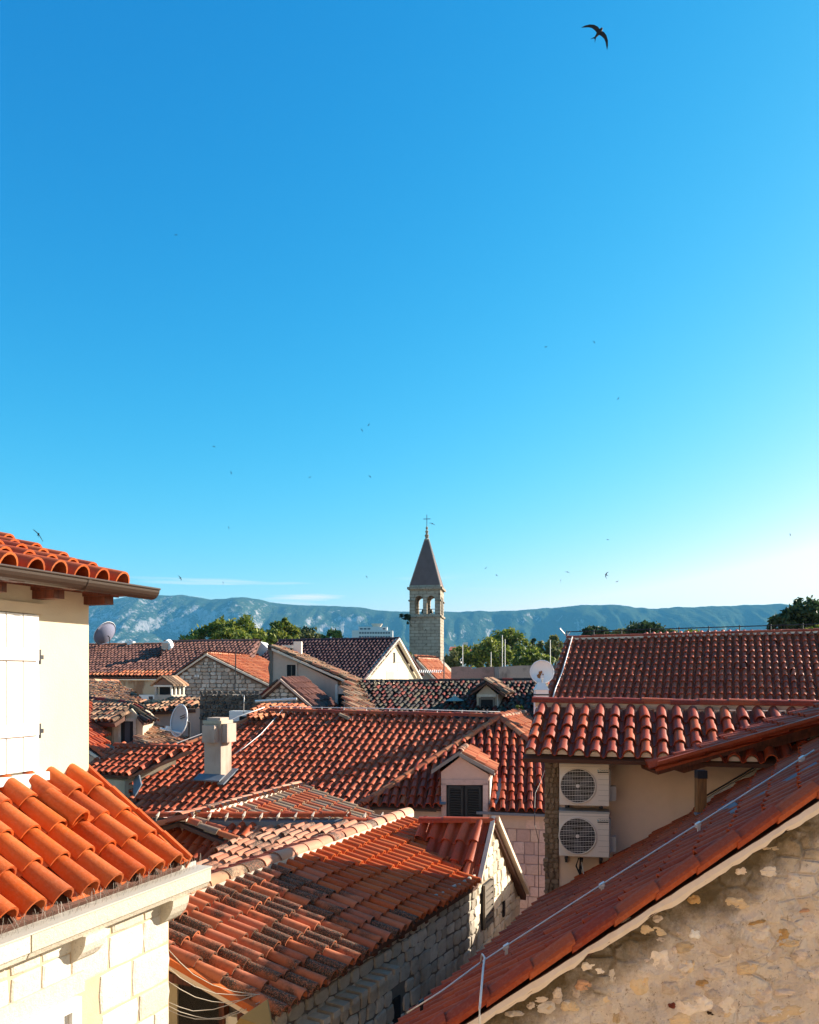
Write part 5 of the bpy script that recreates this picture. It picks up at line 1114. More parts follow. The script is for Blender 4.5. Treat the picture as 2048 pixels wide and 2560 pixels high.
# porch beside it
vp = VW(vt.at(846, 1740, -.1), 8)
T.part('porch_dark', MB().ext([vp.at(*c_) for c_ in ((846, 1800), (846, 1712), (868, 1712), (868, 1800))], -vp.n * .2), M_BLACK)
T.part('porch_post', MB().ext([vp.at(*c_, .15) for c_ in ((838, 1800), (838, 1712), (844, 1710), (844, 1800))], -vp.n * .2), M_WPL)
T.part('porch_post', MB().ext([vp.at(*c_, .15) for c_ in ((860, 1800), (860, 1706), (867, 1706), (867, 1800))], -vp.n * .2), M_WPL)
T.part('porch_lintel', MB().ext([vp.at(*c_, .1) for c_ in ((844, 1735), (844, 1714), (860, 1714), (860, 1735))], -vp.n * .1), M_TAN)
p10 = Pl(P(868, 1705, 31), right(18), .52)
T.roof(p10, [p10.at(*q) for q in ((866, 1704), (882, 1704), (952, 1795), (866, 1800))], .2, .36, T_TAN, thick=.1, jit=.02, rot=2, name='porch_roof')
T.part('roof_chimney', MB().box(P(745, 1620, 33.5), (.16, 0, 0), (0, .16, 0), (0, 0, .26)).box(P(725, 1622, 34), (.3, 0, 0), (0, .16, 0), (0, 0, .14)), M_WPL)
T.done()
# small stone gable in front of it
X3 = Bld('little_stone_gable', 'little dark-edged stone gable with mossy roof before the grey plaster wall', 'house', (-4.6, 30, 0))
v3 = VW(P(705, 1740, 29), 12)
w3 = X3.part('wall', ground_wall(v3, [(648, 1752), (705, 1702), (790, 1776)], 2.5), M_GJNT)
s0_, s1_ = v3.at(655, 1790), v3.at(760, 1790)
z3 = lambda x: np.interp(x, *zip(*[((v3.at(a_, b_) - s0_).dot(v3.e), (v3.at(a_, b_) - s0_).z) for a_, b_ in ((648, 1752), (705, 1702), (790, 1776))]))
stones(w3, s0_, v3.e, (s1_ - s0_).dot(v3.e), 1.4, (.12, .2), (.15, .3), M_BSTN, .03, .02, rough=1.6, out=v3.n, inside=lambda x, z: z < z3(x) - .1)
pk3 = v3.at(705, 1697)
for sg, q, mt in ((1, (792, 1772), T_BLK), (-1, (646, 1749), T_BLK)):
    e3_ = v3.at(*q); sl3 = (pk3.z - e3_.z) / abs((e3_ - pk3).dot(v3.e)); p3 = Pl(pk3, v3.e * sg, sl3)
    X3.roof(p3, [p3.on(*z.xy) for z in (pk3 + v3.n * .12, e3_ + v3.n * .12, e3_ - v3.n * 2.4, pk3 - v3.n * 2.4)], .2, .34, mt if sg < 0 else T_TAN if False else T_BRN, thick=.1, jit=.02, rot=2)
    X3.part('verge', MB().ext([pk3 + v3.n * .16, e3_ + v3.n * .16, e3_ + v3.n * .16 - UPZ * .09, pk3 + v3.n * .16 - UPZ * .09], -v3.n * .1), M_GREYP)
X3.done()
X4 = Bld('lean_to', 'small sunlit orange tiled lean-to with a white pipe along its top', 'shed', (-4.6, 27.5, 0))
p11 = Pl(P(700, 1765, 27.6), front(18), .22)
r11 = X4.roof(p11, [p11.at(*q) for q in ((636, 1766), (745, 1760), (778, 1776), (700, 1795), (620, 1800))], .2, .32, T_ORF, thick=.1, jit=.02, rot=2)
X4.part('pipe', MB().tube([p11.at(638, 1762) + UPZ * .12, p11.at(742, 1756) + UPZ * .12], .045, 6), M_WHITE)
X4.part('wall', MB().prism([p11.at(*q) - UPZ * .2 for q in ((640, 1768), (740, 1764), (765, 1776), (640, 1795))], 0), M_GREYP)
X4.done()
# dark rubble wall between
dwl = Bld('rubble_wall', 'blackened mossy rubble wall below the stone gable, behind the chimney', 'wall', (-6.5, 29, 0))
v4 = VW(P(575, 1760, 29), 10)
ww = dwl.part('core', ground_wall(v4, [(500, 1742), (520, 1737), (545, 1741), (575, 1736), (610, 1741), (650, 1738)], .6), M_GJNT)
s0_, s1_ = v4.at(502, 1800), v4.at(648, 1800)
stones(ww, s0_, v4.e, (s1_ - s0_).dot(v4.e), .95, (.10, .17), (.1, .26), mat_stone('black_stone', [(.06, .055, .05, 1), (.10, .09, .08, 1), (.14, .12, .10, 1)], pit=.4), .05, .02, rough=2, out=v4.n, limit=120)
# dark church roof with white gable (U)
U = Bld('church', 'church with dark purple tiled roof and sunlit white gable with slit window', 'church', (-3, 46, 0))
pk = V(-.80, 44, 1.93); nU = Vector((.94, -.34, 0)).normalized(); dU = Vector((.34, .94, 0)).normalized()
lf = pk - dU * 4.75; lf.z = CZ - .31; rf_ = pk + dU * 3.9; rf_.z = CZ - .35
sU = (pk.z - lf.z) / 4.75
zb_ = lambda q: Vector((q.x, q.y, 0))
Uw = U.part('gable_wall', MB().ext([zb_(lf), lf - UPZ * .1, pk - UPZ * .1, rf_ - UPZ * .1, zb_(rf_)], -nU * .5), mat_plaster('gable_block', (.60, .51, .37, 1), .25, (.45, .36, .25, 1), .5))
st0 = lf + dU * .3; st0.z = CZ - 1.2
stones(Uw, st0, dU, 8.1, 3.2, (.42, .52), (.7, 1.2), mat_stone('gable_ashlar', [(.60, .51, .37, 1), (.66, .57, .43, 1), (.52, .44, .31, 1)], pit=.1), .012, .02, rough=.15, out=nU, inside=lambda x, z: z < 2.80 - abs(x - 4.45) * sU and not (4.1 < x < 4.8 and z > 1.6))
U.part('slit_window', MB().box(pk - UPZ * .95 + nU * .02 - dU * .1, dU * .09, nU * .02, UPZ * .27), M_BLACK)
pU = Pl(pk + UPZ * .05, -dU, sU)
rU = U.roof(pU, [pU.on(*q.xy) for q in (pk + nU * .25, pk - nU * 7, pk - nU * 7 - dU * 5, pk + nU * .25 - dU * 5)], .215, .36, T_PUR, thick=.12)
pU2 = Pl(pk + UPZ * .05, dU, sU)
U.part('roof_back', MB().ext([pU2.on(*q.xy) for q in (pk + nU * .25, pk - nU * 7, pk - nU * 7 + dU * 4.2, pk + nU * .25 + dU * 4.2)], (0, 0, .1)), T_PUR)
U.caps(pk + nU * .25 + UPZ * .05, pk - nU * 7 + UPZ * .05, T_PUR, rU, .11, .42, .04)
for q, s_ in ((lf, 1), (rf_, -1)):
    U.part('verge', MB().ext([pk + nU * .3 + UPZ * .12, q + nU * .3 + UPZ * .1, q + nU * .3 - UPZ * .03, pk + nU * .3 - UPZ * .02], -nU * .2), M_LIME)
U.part('nave_wall', MB().prism([Vector((q.x, q.y, CZ - .5)) for q in (lf, lf - nU * 7, rf_ - nU * 7, rf_)], 0), M_GREYP)
U.done()
# blackened roof with dormer (V)
Vh = Bld('blackened_roof_house', 'house with blackened and red mottled old tiles and a crooked dormer', 'house', (2, 30, 0))
pV = Pl(P(1100, 1704, 32), front(17), .30)
rV = Vh.roof(pV, [pV.at(*q) for q in ((872, 1708), (1372, 1702), (1372, 1815), (950, 1815))], .20, .36, T_BLK, thick=.1, jit=.022, rot=2.2, wave=.02)
Vh.caps(pV.at(900, 1707), pV.at(1365, 1702), T_BLK, rV, .12, .4, .04)
Vh.part('wall', MB().prism([pV.at(*q) - UPZ * .35 for q in ((960, 1800), (1368, 1800), (1368, 1712), (890, 1716))], 0), M_GJNT)
vd = VW(P(1215, 1750, 28.4), 16); vr = VW(vd.at(1243, 1750), -62)
dmr = Vh.part('dormer', MB().ext([vd.at(*q) for q in ((1192, 1815), (1192, 1736), (1216, 1712), (1243, 1736), (1243, 1815))], -vd.n * 1.6), M_OLDP)
dn = vd.n; ed_ = vd.e
MB().ext([vd.at(1243, 1735) + ed_ * .01, vd.at(1243, 1810) + ed_ * .01, vd.at(1243, 1810) + ed_ * .01 - dn * 1.55, vd.at(1243, 1735) + ed_ * .01 - dn * 1.55], ed_ * .02).build('dormer_cheek', M_WPL, dmr)
MB().ext([vd.at(*c_, .01) for c_ in ((1203, 1785), (1203, 1749), (1233, 1749), (1233, 1785))], dn * .01).build('dormer_window', M_BLACK, dmr)
for c4 in (((1198, 1790), (1198, 1745), (1203, 1745), (1203, 1790)), ((1233, 1790), (1233, 1745), (1238, 1745), (1238, 1790)), ((1203, 1749), (1203, 1742), (1233, 1742), (1233, 1749))): MB().ext([vd.at(*c_) for c_ in c4], dn * .06).build('window_frame', M_SHUTG, dmr)
MB().ext([vd.at(*c_) for c_ in ((1193, 1742), (1193, 1736), (1242, 1736), (1242, 1742))], dn * .08).build('dormer_beam', M_GSTN, dmr)
pk4 = vd.at(1216, 1703, .2)
for sg, q, mt in ((1, (1262, 1736), T_TAN), (-1, (1176, 1732), T_BLK)):
    e4 = vd.at(*q, .2); p12 = Pl(pk4, ed_ * sg, (pk4.z - e4.z) / abs((e4 - pk4).dot(ed_)))
    Vh.roof(p12, [p12.on(*z.xy) for z in (pk4, e4, e4 - dn * 1.9, pk4 - dn * 2.2)], .18, .3, mt, parent=dmr, solid=False, jit=.02, rot=3)
    MB().ext([p12.on(*z.xy) - UPZ * .03 for z in (pk4, e4, e4 - dn * 1.9, pk4 - dn * 2.2)], (0, 0, -.06)).build('dormer_roof', M_SLAB, dmr)
vcp = pV.at(1137, 1762)
Vh.part('vent_cap', MB().lathe([(.02, 0), (.05, .0), (.05, .08)], vcp + UPZ * .05, 8).lathe([(.34, .14), (.30, .17), (.10, .26), (.03, .34), (.01, .40)], vcp, 10), mat_flat('verdigris', (.24, .30, .26, 1), .8), rV)
Vh.done()
# small orange annex by the tower (W)
W = Bld('church_annex', 'small annex with bright orange sheet roof at the foot of the bell tower', 'house', (2, 78, 0))
vW = VW(P(1050, 1680, 75), 20)
W.part('wall', ground_wall(vW, [(1026, 1674), (1044, 1650), (1094, 1702)], 8), M_BSTN)
pkw = vW.at(1044, 1647); ew = vW.at(1096, 1702); pW = Pl(pkw, vW.e, (pkw.z - ew.z) / (ew - pkw).dot(vW.e))
rW = W.roof(pW, [pW.on(*q.xy) for q in (pkw + vW.n * .3, ew + vW.n * .3, ew - vW.n * 6, pkw - vW.n * 6)], .32, .8, T_ORF, thick=.12, det=0)
W.caps(pkw + vW.n * .3, pkw - vW.n * 6, T_PALE, rW, .18, .6, .05)
W.part('verge', MB().ext([pkw + vW.n * .35, ew + vW.n * .35, ew + vW.n * .35 - UPZ * .2, pkw + vW.n * .35 - UPZ * .2], -vW.n * .15), M_MORT)
e5 = vW.at(1022, 1676); pW2 = Pl(pkw, -vW.e, (pkw.z - e5.z) / (pkw - e5).dot(vW.e))
W.roof(pW2, [pW2.on(*q.xy) for q in (pkw + vW.n * .3, e5 + vW.n * .3, e5 - vW.n * 6, pkw - vW.n * 6)], .32, .8, T_BRN, thick=.12, det=0)
W.done(0)
# ruined rampart walls
m_r = mat_plaster('rampart_render', (.30, .24, .21, 1), .3, (.06, .05, .045, 1), .85, lo=.46, hi=.6)
for lab, o, ang_, tops, th, mt in (('crumbling pinkish rampart wall with jagged top beside the orange annex', P(1190, 1690, 62), 5, [(1128, 1668), (1150, 1666), (1176, 1667), (1180, 1672), (1205, 1668), (1226, 1667), (1238, 1668), (1240, 1672), (1262, 1671)], 2, mat_stone('ruin_brick', [(.30, .18, .15, 1), (.40, .26, .22, 1)], pit=.6, bs=5, stain=.6)), ('grey rendered rampart wall streaked with black, behind the rusty dish', P(1300, 1690, 60), -4, [(1248, 1667), (1300, 1664), (1420, 1663)], 2, m_r)):
    vv_ = VW(o, ang_); tag(ground_wall(vv_, tops, th).build('rampart_wall', mt), lab, 'wall')
# ------------------------------------------------------------------ bell tower
TW = thing('bell_tower', 'square stone bell tower with twin arched openings, slate spire and iron cross', 'tower', (3, 92, 0))
ang8 = 8.5; tex = Vector((math.cos(R(ang8)), -math.sin(R(ang8)), 0)); tn = Vector((tex.y, -tex.x, 0)); D8 = 90.0
wf_ = 78 / FPX * D8; tc = Vector(((1062.5 - CX) / FPX * D8, D8, 0)) - tn * wf_ / 2
tz = lambda py: CZ + (HY - py) / FPX * D8
hw = wf_ / 2
MB().box(tc + UPZ * tz(1541) / 2, tex * hw, tn * hw, UPZ * tz(1541) / 2).build('shaft', M_TOWER, TW)
def arch_face(c, ex, en, w, z0, z1, ops, zsp, th, name):
    mb = MB(); o = lambda x, z: c + ex * x + UPZ * z
    xs = [-w] + [v for op in ops for v in op] + [w]
    for i in range(0, len(xs), 2): mb.ext([o(xs[i], z0), o(xs[i + 1], z0), o(xs[i + 1], z1), o(xs[i], z1)], -en * th)
    for a_, b_ in ops:
        r_ = (b_ - a_) / 2; m_ = (a_ + b_) / 2; n8 = 8; pts = [(m_ - r_ * math.cos(math.pi * i / n8), zsp + r_ * math.sin(math.pi * i / n8)) for i in range(n8 + 1)]
        for i in range(n8): mb.ext([o(*pts[i]), o(*pts[i + 1]), o(pts[i + 1][0], z1), o(pts[i][0], z1)], -en * th)
        mb.ext([o(a_, z0), o(b_, z0), o(b_, z0 + .25), o(a_, z0 + .25)], -en * th)
    return mb.build(name, M_TOWER, TW)
k8 = D8 / FPX
ops = [((1038 - 1063) * k8, (1058 - 1063) * k8), ((1068 - 1063) * k8, (1088 - 1063) * k8)]
for ex_, en_ in ((tex, tn), (-tn, tex), (-tex, -tn), (tn, -tex)):
    arch_face(tc + en_ * hw, ex_, en_, hw - (.002 if en_ is tn else .45 if abs(en_.dot(tn)) < .5 else .0), tz(1541), tz(1472), ops, tz(1499), .45, 'belfry_wall')
for py, e_, h_ in ((1541, .16, .10), (1501, .12, .08), (1470, .24, .12), (1618, .03, .06)):
    if py == 1501:
        for sx_ in (-1, 1):
            for sy_ in (-1, 1): MB().box(tc + UPZ * tz(py) + tex * sx_ * (hw - .2) + tn * sy_ * (hw - .2), tex * (.2 + e_), tn * (.2 + e_), UPZ * h_).build('impost', M_TOWER, TW)
    else: MB().box(tc + UPZ * tz(py), tex * (hw + e_), tn * (hw + e_), UPZ * h_).build('string_course', M_TOWER, TW)
MB().box(tc + UPZ * tz(1465), tex * (hw + .02), tn * (hw + .02), UPZ * .10).build('spire_plinth', M_TOWER, TW)
bz = tz(1463); tzp = tz(1342); q4 = [tc + tex * a_ * (hw - .02) + tn * b_ * (hw - .02) + UPZ * bz for a_, b_ in ((-1, 1), (1, 1), (1, -1), (-1, -1))]; t4 = [tc + tex * a_ * .2 + tn * b_ * .2 + UPZ * tzp for a_, b_ in ((-1, 1), (1, 1), (1, -1), (-1, -1))]
sp_ = MB().add(q4 + t4, [(0, 1, 5, 4), (1, 2, 6, 5), (2, 3, 7, 6), (3, 0, 4, 7), (4, 5, 6, 7)]).build('spire', M_SPIRE, TW)
for a_, b_ in zip(q4, t4): MB().tube([a_, b_], .055, 5).build('spire_hip', mat_flat('hip_stone', (.40, .32, .26, 1), .9) if a_ is q4[0] else bpy.data.materials['hip_stone'], sp_)
MB().lathe([(.28, 0), (.30, .15), (.16, .3), (.22, .5), (.26, .6), (.12, .75), (.16, .95), (.20, 1.05), (.06, 1.2), (.13, 1.35), (.14, 1.45), (.05, 1.6), (.03, 1.7)], tc + UPZ * (tzp - .15), 8).build('finial', M_TOWER, TW)
cz0, cz1, cb_ = tzp + 1.5, tz(1279), tz(1290)
MB().box(tc + UPZ * (cz0 + cz1) / 2, tex * .03, tn * .03, UPZ * (cz1 - cz0) / 2).box(tc + UPZ * cb_, tex * .40, tn * .03, UPZ * .03).build('cross', M_DKMET, TW)
MB().tube([tc + UPZ * tz(1520) - tex * hw * .9, tc + UPZ * tz(1520) + tex * hw * .9], .035, 5).tube([tc + UPZ * tz(1508) - tn * hw * .9, tc + UPZ * tz(1508) + tn * hw * .9], .035, 5).build('bell_beam', M_DKMET, TW)
for s_ in (-.48, .47): MB().lathe([(.02, .5), (.10, .46), (.16, .3), (.20, .1), (.27, 0)], tc + tex * s_ + UPZ * (tz(1518) - .55) - tn * .3, 10).build('bell', mat_flat('bronze', (.05, .045, .03, 1), .5, .6), TW)
# ------------------------------------------------------------------ far hotel and a far red roof
Ht = thing('hotel', 'white flat-roofed hotel block with window bands and flared rooftop tower', 'building', (-22, 500, 0))
hp = lambda x0, x1, y0, y1, d, th=14: MB().ext([P(x0, y1, d), P(x1, y1, d), P(x1, y0, d), P(x0, y0, d)], (0, th, 0))
HOT = mat_flat('hotel_white', (.62, .60, .57, 1), .8); HGL = mat_flat('hotel_glass', (.10, .11, .12, 1), .5)
hp(880, 982, 1576, 1735, 500).build('main_block', HOT, Ht)
hp(896, 968, 1567, 1576, 502, 9).build('upper_floor', HOT, Ht)
MB().ext([P(932, 1567, 504), P(951, 1567, 504), P(956, 1559, 504), P(928, 1559, 504)], (0, 6, 0)).build('roof_tower', mat_flat('hotel_cream', (.60, .50, .38, 1), .8), Ht)
for y0 in (1580, 1590):
    for i in range(12):
        x0 = 898 + i * 6.6; MB().ext([P(x0, y0 + 4.5, 499.9), P(x0 + 5, y0 + 4.5, 499.9), P(x0 + 5, y0, 499.9), P(x0, y0, 499.9)], (0, .05, 0)).build('window', HGL, Ht)
for i in range(7):
    x0 = 900 + i * 9.5
    if not 925 < x0 < 950: MB().ext([P(x0, 1574, 501.9), P(x0 + 7, 1574, 501.9), P(x0 + 7, 1570, 501.9), P(x0, 1570, 501.9)], (0, .05, 0)).build('window', HGL, Ht)
FR = Bld('far_red_roof_house', 'distant house with red roofs glimpsed between the tower and the trees', 'house', (13, 185, 0))
for x0, x1, y0, y1, d in ((1122, 1180, 1617, 1626, 185), (1132, 1172, 1626, 1640, 180)):
    FR.part('roof', MB().ext([P(x0, y1, d), P(x1, y1, d), P(x1 - 4, y0, d + 5), P(x0 + 4, y0, d + 5)], (0, .2, -.2)), T_ORF)
    FR.part('wall', MB().ext([P(x0 + 2, y1, d + .5), P(x1 - 2, y1, d + .5), P(x1 - 2, y1 + 30, d + .5), P(x0 + 2, y1 + 30, d + .5)], (0, 6, 0)), M_WPL)
FR.part('roof_chimney', MB().box(P(1164, 1615, 186), (.5, 0, 0), (0, .5, 0), (0, 0, .8)), M_WPL)
# ------------------------------------------------------------------ masts, dishes, chimney cap
for px, y0, d, lab in ((1157, 1612, 64, 'thin mast with a bent bracket above the ruined wall'), (1228, 1630, 64, 'short thin mast standing alone above the rampart ruin'), (1256, 1588, 64, 'tall paired mast before the trees, left of its twin'), (1263, 1598, 63, 'shorter twin mast beside the tall paired mast'), (1376, 1600, 58, 'thin mast behind the white chimney and rusty dish')):
    mb = MB().tube([P(px, 1668, d), P(px, y0, d)], .028, 5)
    if px == 1157: mb.tube([P(px, 1645, d), P(px - 6, 1648, d), P(px - 4, 1658, d)], .04, 4)
    tag(mb.build('antenna_mast', M_STEEL), lab, 'mast')
ya = thing('yagi_antenna', 'television antenna with a long row of elements on a pole before annex', 'antenna', P(1110, 1702, 40))
MB().tube([P(1110, 1705, 40), P(1110, 1647, 40)], .03, 5).build('pole', M_DKMET, ya)
MB().tube([P(1046, 1679, 40), P(1110, 1678, 40)], .02, 5).build('boom', M_STEEL, ya)
for i in range(11):
    q = P(1048 + i * 5.4, 1679, 40); MB().tube([q + Vector((-.03, -.25, -.06)), q + Vector((.03, .25, .08))], .018, 4).build('element', M_STEEL, ya)
def dish(name, c, axis, r, mat, label, asp=1.0, parts=True):
    axis = Vector(axis).normalized(); t_ = thing(name, label, 'satellite dish', c - UPZ * r * 1.6)
    x = axis.cross(UPZ).normalized(); y = x.cross(axis); K = 28; vv_, ff_ = [], []
    for back in (0, 1):
        for i in range(7):
            rr = i / 6 * r
            for j in range(K):
                a_ = 2 * math.pi * j / K; vv_.append(c + x * math.cos(a_) * rr * asp + y * math.sin(a_) * rr + axis * (.32 * r * (i / 6) ** 2 - .03 * back))
    for back in (0, 1):
        b0 = back * 7 * K; ff_ += [(b0 + i * K + j, b0 + i * K + (j + 1) % K, b0 + (i + 1) * K + (j + 1) % K, b0 + (i + 1) * K + j) for i in range(6) for j in range(K)]
    ff_ += [(6 * K + j, 6 * K + (j + 1) % K, 13 * K + (j + 1) % K, 13 * K + j) for j in range(K)]
    MB().add(vv_, ff_).build('reflector', mat, t_, smooth=True)
    ed = [c + x * math.cos(2 * math.pi * j / K) * r * asp + y * math.sin(2 * math.pi * j / K) * r + axis * .32 * r for j in range(K + 1)]
    MB().tube(ed, .02, 5, False).build('rim', M_DISHW, t_)
    lo_ = c - y * r * .95 + axis * r * .3; hd = c + axis * r * 1.0 - y * r * .55
    MB().tube([lo_, hd], .022, 5).build('feed_arm', M_STEEL, t_); MB().box(hd, x * .05, y * .05, axis * .07).build('feed_head', M_WHITE, t_)
    bk_ = c - axis * .08; MB().tube([bk_, bk_ - axis * .15, bk_ - axis * .15 - UPZ * r * 1.7], .035, 6).build('mount_pole', M_DKMET, t_)
    return t_, x, y, axis
dc = P(458, 1803, 25.3)
t_, x, y, ax = dish('satellite_dish', dc, (-.62, -.76, .18), .49, M_DISH, 'large grey satellite dish with faint lettering, beside the plastered chimney', .84)
for k, l_ in ((.17, .20), (.10, .16)):
    MB().box(dc + y * k + x * .0 + ax * .035, (x * .95 - y * .30).normalized() * l_ * .8, y * .012, ax * .006).build('lettering_bar', M_DKMET, t_)
MB().tube([dc - y * .38 - x * .25 + ax * .2, dc - y * .30 + x * .62 + ax * .35], .03, 5).build('lnb_arm', M_WHITE, t_)
dc = P(1355, 1681, 24.6)
t_, x, y, ax = dish('satellite_dish', dc, (-.12, -.98, .12), .345, M_DISHW, 'round white satellite dish with rust stain above the white chimney')
rm = MB(); 
for i in range(26):
    a_ = random.uniform(0, 6.28); rr = random.random() ** .7 * .10; q = dc - y * .10 + x * .05 + x * math.cos(a_) * rr + y * math.sin(a_) * rr * 1.2
    dr = (q - dc).length / .345; q = q + ax * (.32 * .345 * dr ** 2 + .006)
    rm.box(q, x * random.uniform(.01, .022), y * random.uniform(.02, .05), ax * .002)
rm.build('rust_stain', M_RUST, t_)
dc = P(268, 1588, 47)
dish('satellite_dish', dc, (-.75, .45, .55), .75, mat_flat('dish_blue_grey', (.20, .20, .28, 1), .6), 'blue grey satellite dish seen from behind on the long brown ridge', .9)
wc = P(1353, 1779, 24.2)
w_c = thing('white_chimney', 'small white chimney with tapered cap between rusty dish and big roof', 'chimney', wc)
MB().box(wc + UPZ * .28, (.19, 0, 0), (0, .19, 0), (0, 0, .36)).build('shaft', M_WHITE, w_c)
MB().box(wc + UPZ * .50, (.195, 0, 0), (0, .195, 0), (0, 0, .02)).build('slot', M_BLACK, w_c)
a4 = [wc + Vector((a_ * .21, b_ * .21, .64)) for a_, b_ in ((-1, -1), (1, -1), (1, 1), (-1, 1))]; b4 = [wc + Vector((a_ * .09, b_ * .09, .86)) for a_, b_ in ((-1, -1), (1, -1), (1, 1), (-1, 1))]
MB().add(a4 + b4, [(0, 1, 5, 4), (1, 2, 6, 5), (2, 3, 7, 6), (3, 0, 4, 7), (4, 5, 6, 7), (3, 2, 1, 0)]).build('cap', M_WHITE, w_c)
bx_ = P(612, 1790, 27.0); bo = thing('roof_unit', 'white boxy outdoor unit behind the chimney, by the rubble wall', 'air conditioner', bx_ - UPZ * .3)
MB().box(bx_, Vector((.46, -.1, 0)), Vector((.04, .16, 0)), UPZ * .17).build('case', M_WHITE, bo)
MB().box(bx_ + Vector((.02, -.17, -.10)), Vector((.17, -.035, 0)), Vector((0, .01, 0)), UPZ * .10).build('grille', M_BLACK, bo)
cable('wire', [bx_ + Vector((0, -.2, .1)), bx_ + Vector((.03, -.25, .5)), bx_ + Vector((.02, -.2, .7))], .012, M_STEEL, bo)

# ------------------------------------------------------------------ trees
def mat_leaf(name, a, b_, c_):
    m, t, b = newmat(name); c = ramp(t, nd(t, 'NewGeometry').outputs['Random Per Island'], [(0, a), (.5, b_), (1, c_)])
    t.links.new(c, b.inputs['Base Color']); b.inputs['Roughness'].default_value = .6; b.inputs['Specular IOR Level'].default_value = .3
    tr = nd(t, 'BsdfTranslucent'); t.links.new(c, tr.inputs['Color']); mx = nd(t, 'MixShader'); mx.inputs[0].default_value = .35
    out_ = [n for n in t.nodes if n.type == 'OUTPUT_MATERIAL'][0]; t.links.new(b.outputs[0], mx.inputs[1]); t.links.new(tr.outputs[0], mx.inputs[2]); t.links.new(mx.outputs[0], out_.inputs[0]); return m
LF = mat_leaf('leaf_green', (.04, .07, .010, 1), (.13, .17, .02, 1), (.30, .30, .05, 1))
LFD = mat_leaf('leaf_dark', (.018, .035, .014, 1), (.03, .055, .02, 1), (.05, .08, .03, 1))
LFY = mat_leaf('leaf_olive', (.10, .12, .03, 1), (.15, .16, .05, 1), (.20, .19, .07, 1))
BARK = mat_flat('bark', (.10, .075, .055, 1), .95, var=.5)
def leaves(blobs, n, size, seed, spread=.30):
    """leaf faces gathered in clumps on and in the given ellipsoid blobs (centre, radii)"""
    r = np.random.default_rng(seed); vol = np.array([b_[1][0] * b_[1][1] * b_[1][2] for b_ in blobs]) ** .67; vol = vol / vol.sum(); out = []
    for (c_, rad), k in zip(blobs, vol):
        m_ = max(20, int(n * k)); nc = max(6, m_ // 45)
        d = r.normal(size=(nc, 3)); d /= np.linalg.norm(d, axis=1)[:, None]; rr = (.55 + .48 * r.random(nc))[:, None]
        cc = np.array(c_) + d * rr * np.array(rad)
        pt = np.repeat(cc, 45, 0) + r.normal(size=(nc * 45, 3)) * np.array(rad) * spread * .5
        out.append(pt)
    p = np.concatenate(out); m_ = len(p)
    a = r.normal(size=(m_, 3)); a /= np.linalg.norm(a, axis=1)[:, None]; b_ = np.cross(a, r.normal(size=(m_, 3))); b_ /= np.linalg.norm(b_, axis=1)[:, None]
    s_ = size * (.6 + .8 * r.random(m_))[:, None]
    v = np.stack([p - a * s_, p + b_ * s_ * .45, p + a * s_, p - b_ * s_ * .45], 1).reshape(-1, 3)
    return v, np.arange(m_ * 4).reshape(-1, 4)
def tree(label, d, blobs_px, mat, n=2600, size=.22, seed=0, trunk_px=None, name='tree', group=None, spread=.30, flat=1.0):
    """blobs given as (px, py, rx_px, rz_px, depth offset)"""
    k = d / FPX; bl = []
    for x, y, rx, rz, dd in blobs_px:
        c_ = P(x, y, d + dd); bl.append((tuple(c_), (rx * k, rx * k * flat, rz * k)))
    cx = trunk_px if trunk_px else sum(b_[0] for b_ in blobs_px) / len(blobs_px)
    base = P(cx, HY, d); base.z = 0
    t_ = thing(name, label, 'tree', base, group)
    top_ = Vector(bl[0][0]); mb = MB(); H_ = top_.z
    tr0 = max(.18, H_ * .022)
    fork = Vector((base.x + .2, base.y, H_ * .55))
    mb.tube([base, base.lerp(fork, .5) + Vector((.15, 0, 0)), fork], [tr0, tr0 * .8, tr0 * .6], 7)
    for c_, rad in bl:
        c_ = Vector(c_); md = fork.lerp(c_, .55) + Vector((random.uniform(-.3, .3), random.uniform(-.3, .3), .1))
        mb.tube([fork, md, c_ + Vector((0, 0, rad[2] * .3))], [tr0 * .5, tr0 * .3, tr0 * .1], 5)
        for q in range(3):
            e_ = c_ + Vector((random.uniform(-.7, .7) * rad[0], random.uniform(-.7, .7) * rad[1], random.uniform(-.1, .6) * rad[2])); mb.tube([md, e_], [tr0 * .22, tr0 * .06], 4)
    mb.build('trunk', BARK, t_, smooth=True)
    v, f = leaves(bl, n, size, seed, spread); fast_mesh('crown', v, f, mat, t_)
    return t_
tree('broad green tree with tallest rounded crown behind the long brown roof', 75, [(600, 1568, 42, 28, 0), (560, 1580, 45, 30, 1), (640, 1588, 30, 28, -1), (510, 1597, 45, 25, 0), (465, 1612, 28, 18, 1), (600, 1605, 60, 30, -2)], LF, 5600, .22, 1)
tree('green tree with a small dark tuft on top, behind the grey plaster house', 80, [(705, 1575, 26, 22, 0), (711, 1557, 9, 9, 0), (735, 1592, 26, 20, 1), (690, 1600, 34, 24, -1)], LF, 3000, .22, 2)
tree('loose olive tree between the tufted tree and the hotel', 85, [(765, 1592, 28, 22, 0), (745, 1605, 24, 18, 2), (785, 1604, 18, 16, 1)], LFY, 1900, .22, 3)
tree('low dark tree right beside the hotel over the church roof', 88, [(830, 1594, 26, 20, 0), (805, 1604, 22, 15, 1), (850, 1604, 12, 14, -1)], LF, 1900, .2, 4)
tree('narrow tree between the white church gable and the bell tower', 70, [(1000, 1625, 16, 20, 0), (994, 1605, 10, 14, 0), (1012, 1645, 18, 18, 1)], LF, 1500, .18, 5)
tree('tall rounded tree with dark tuft on top in the park right of tower', 110, [(1265, 1600, 36, 24, 0), (1285, 1586, 18, 16, 0), (1240, 1618, 36, 26, 2), (1290, 1618, 34, 28, 1)], LF, 3600, .26, 6)
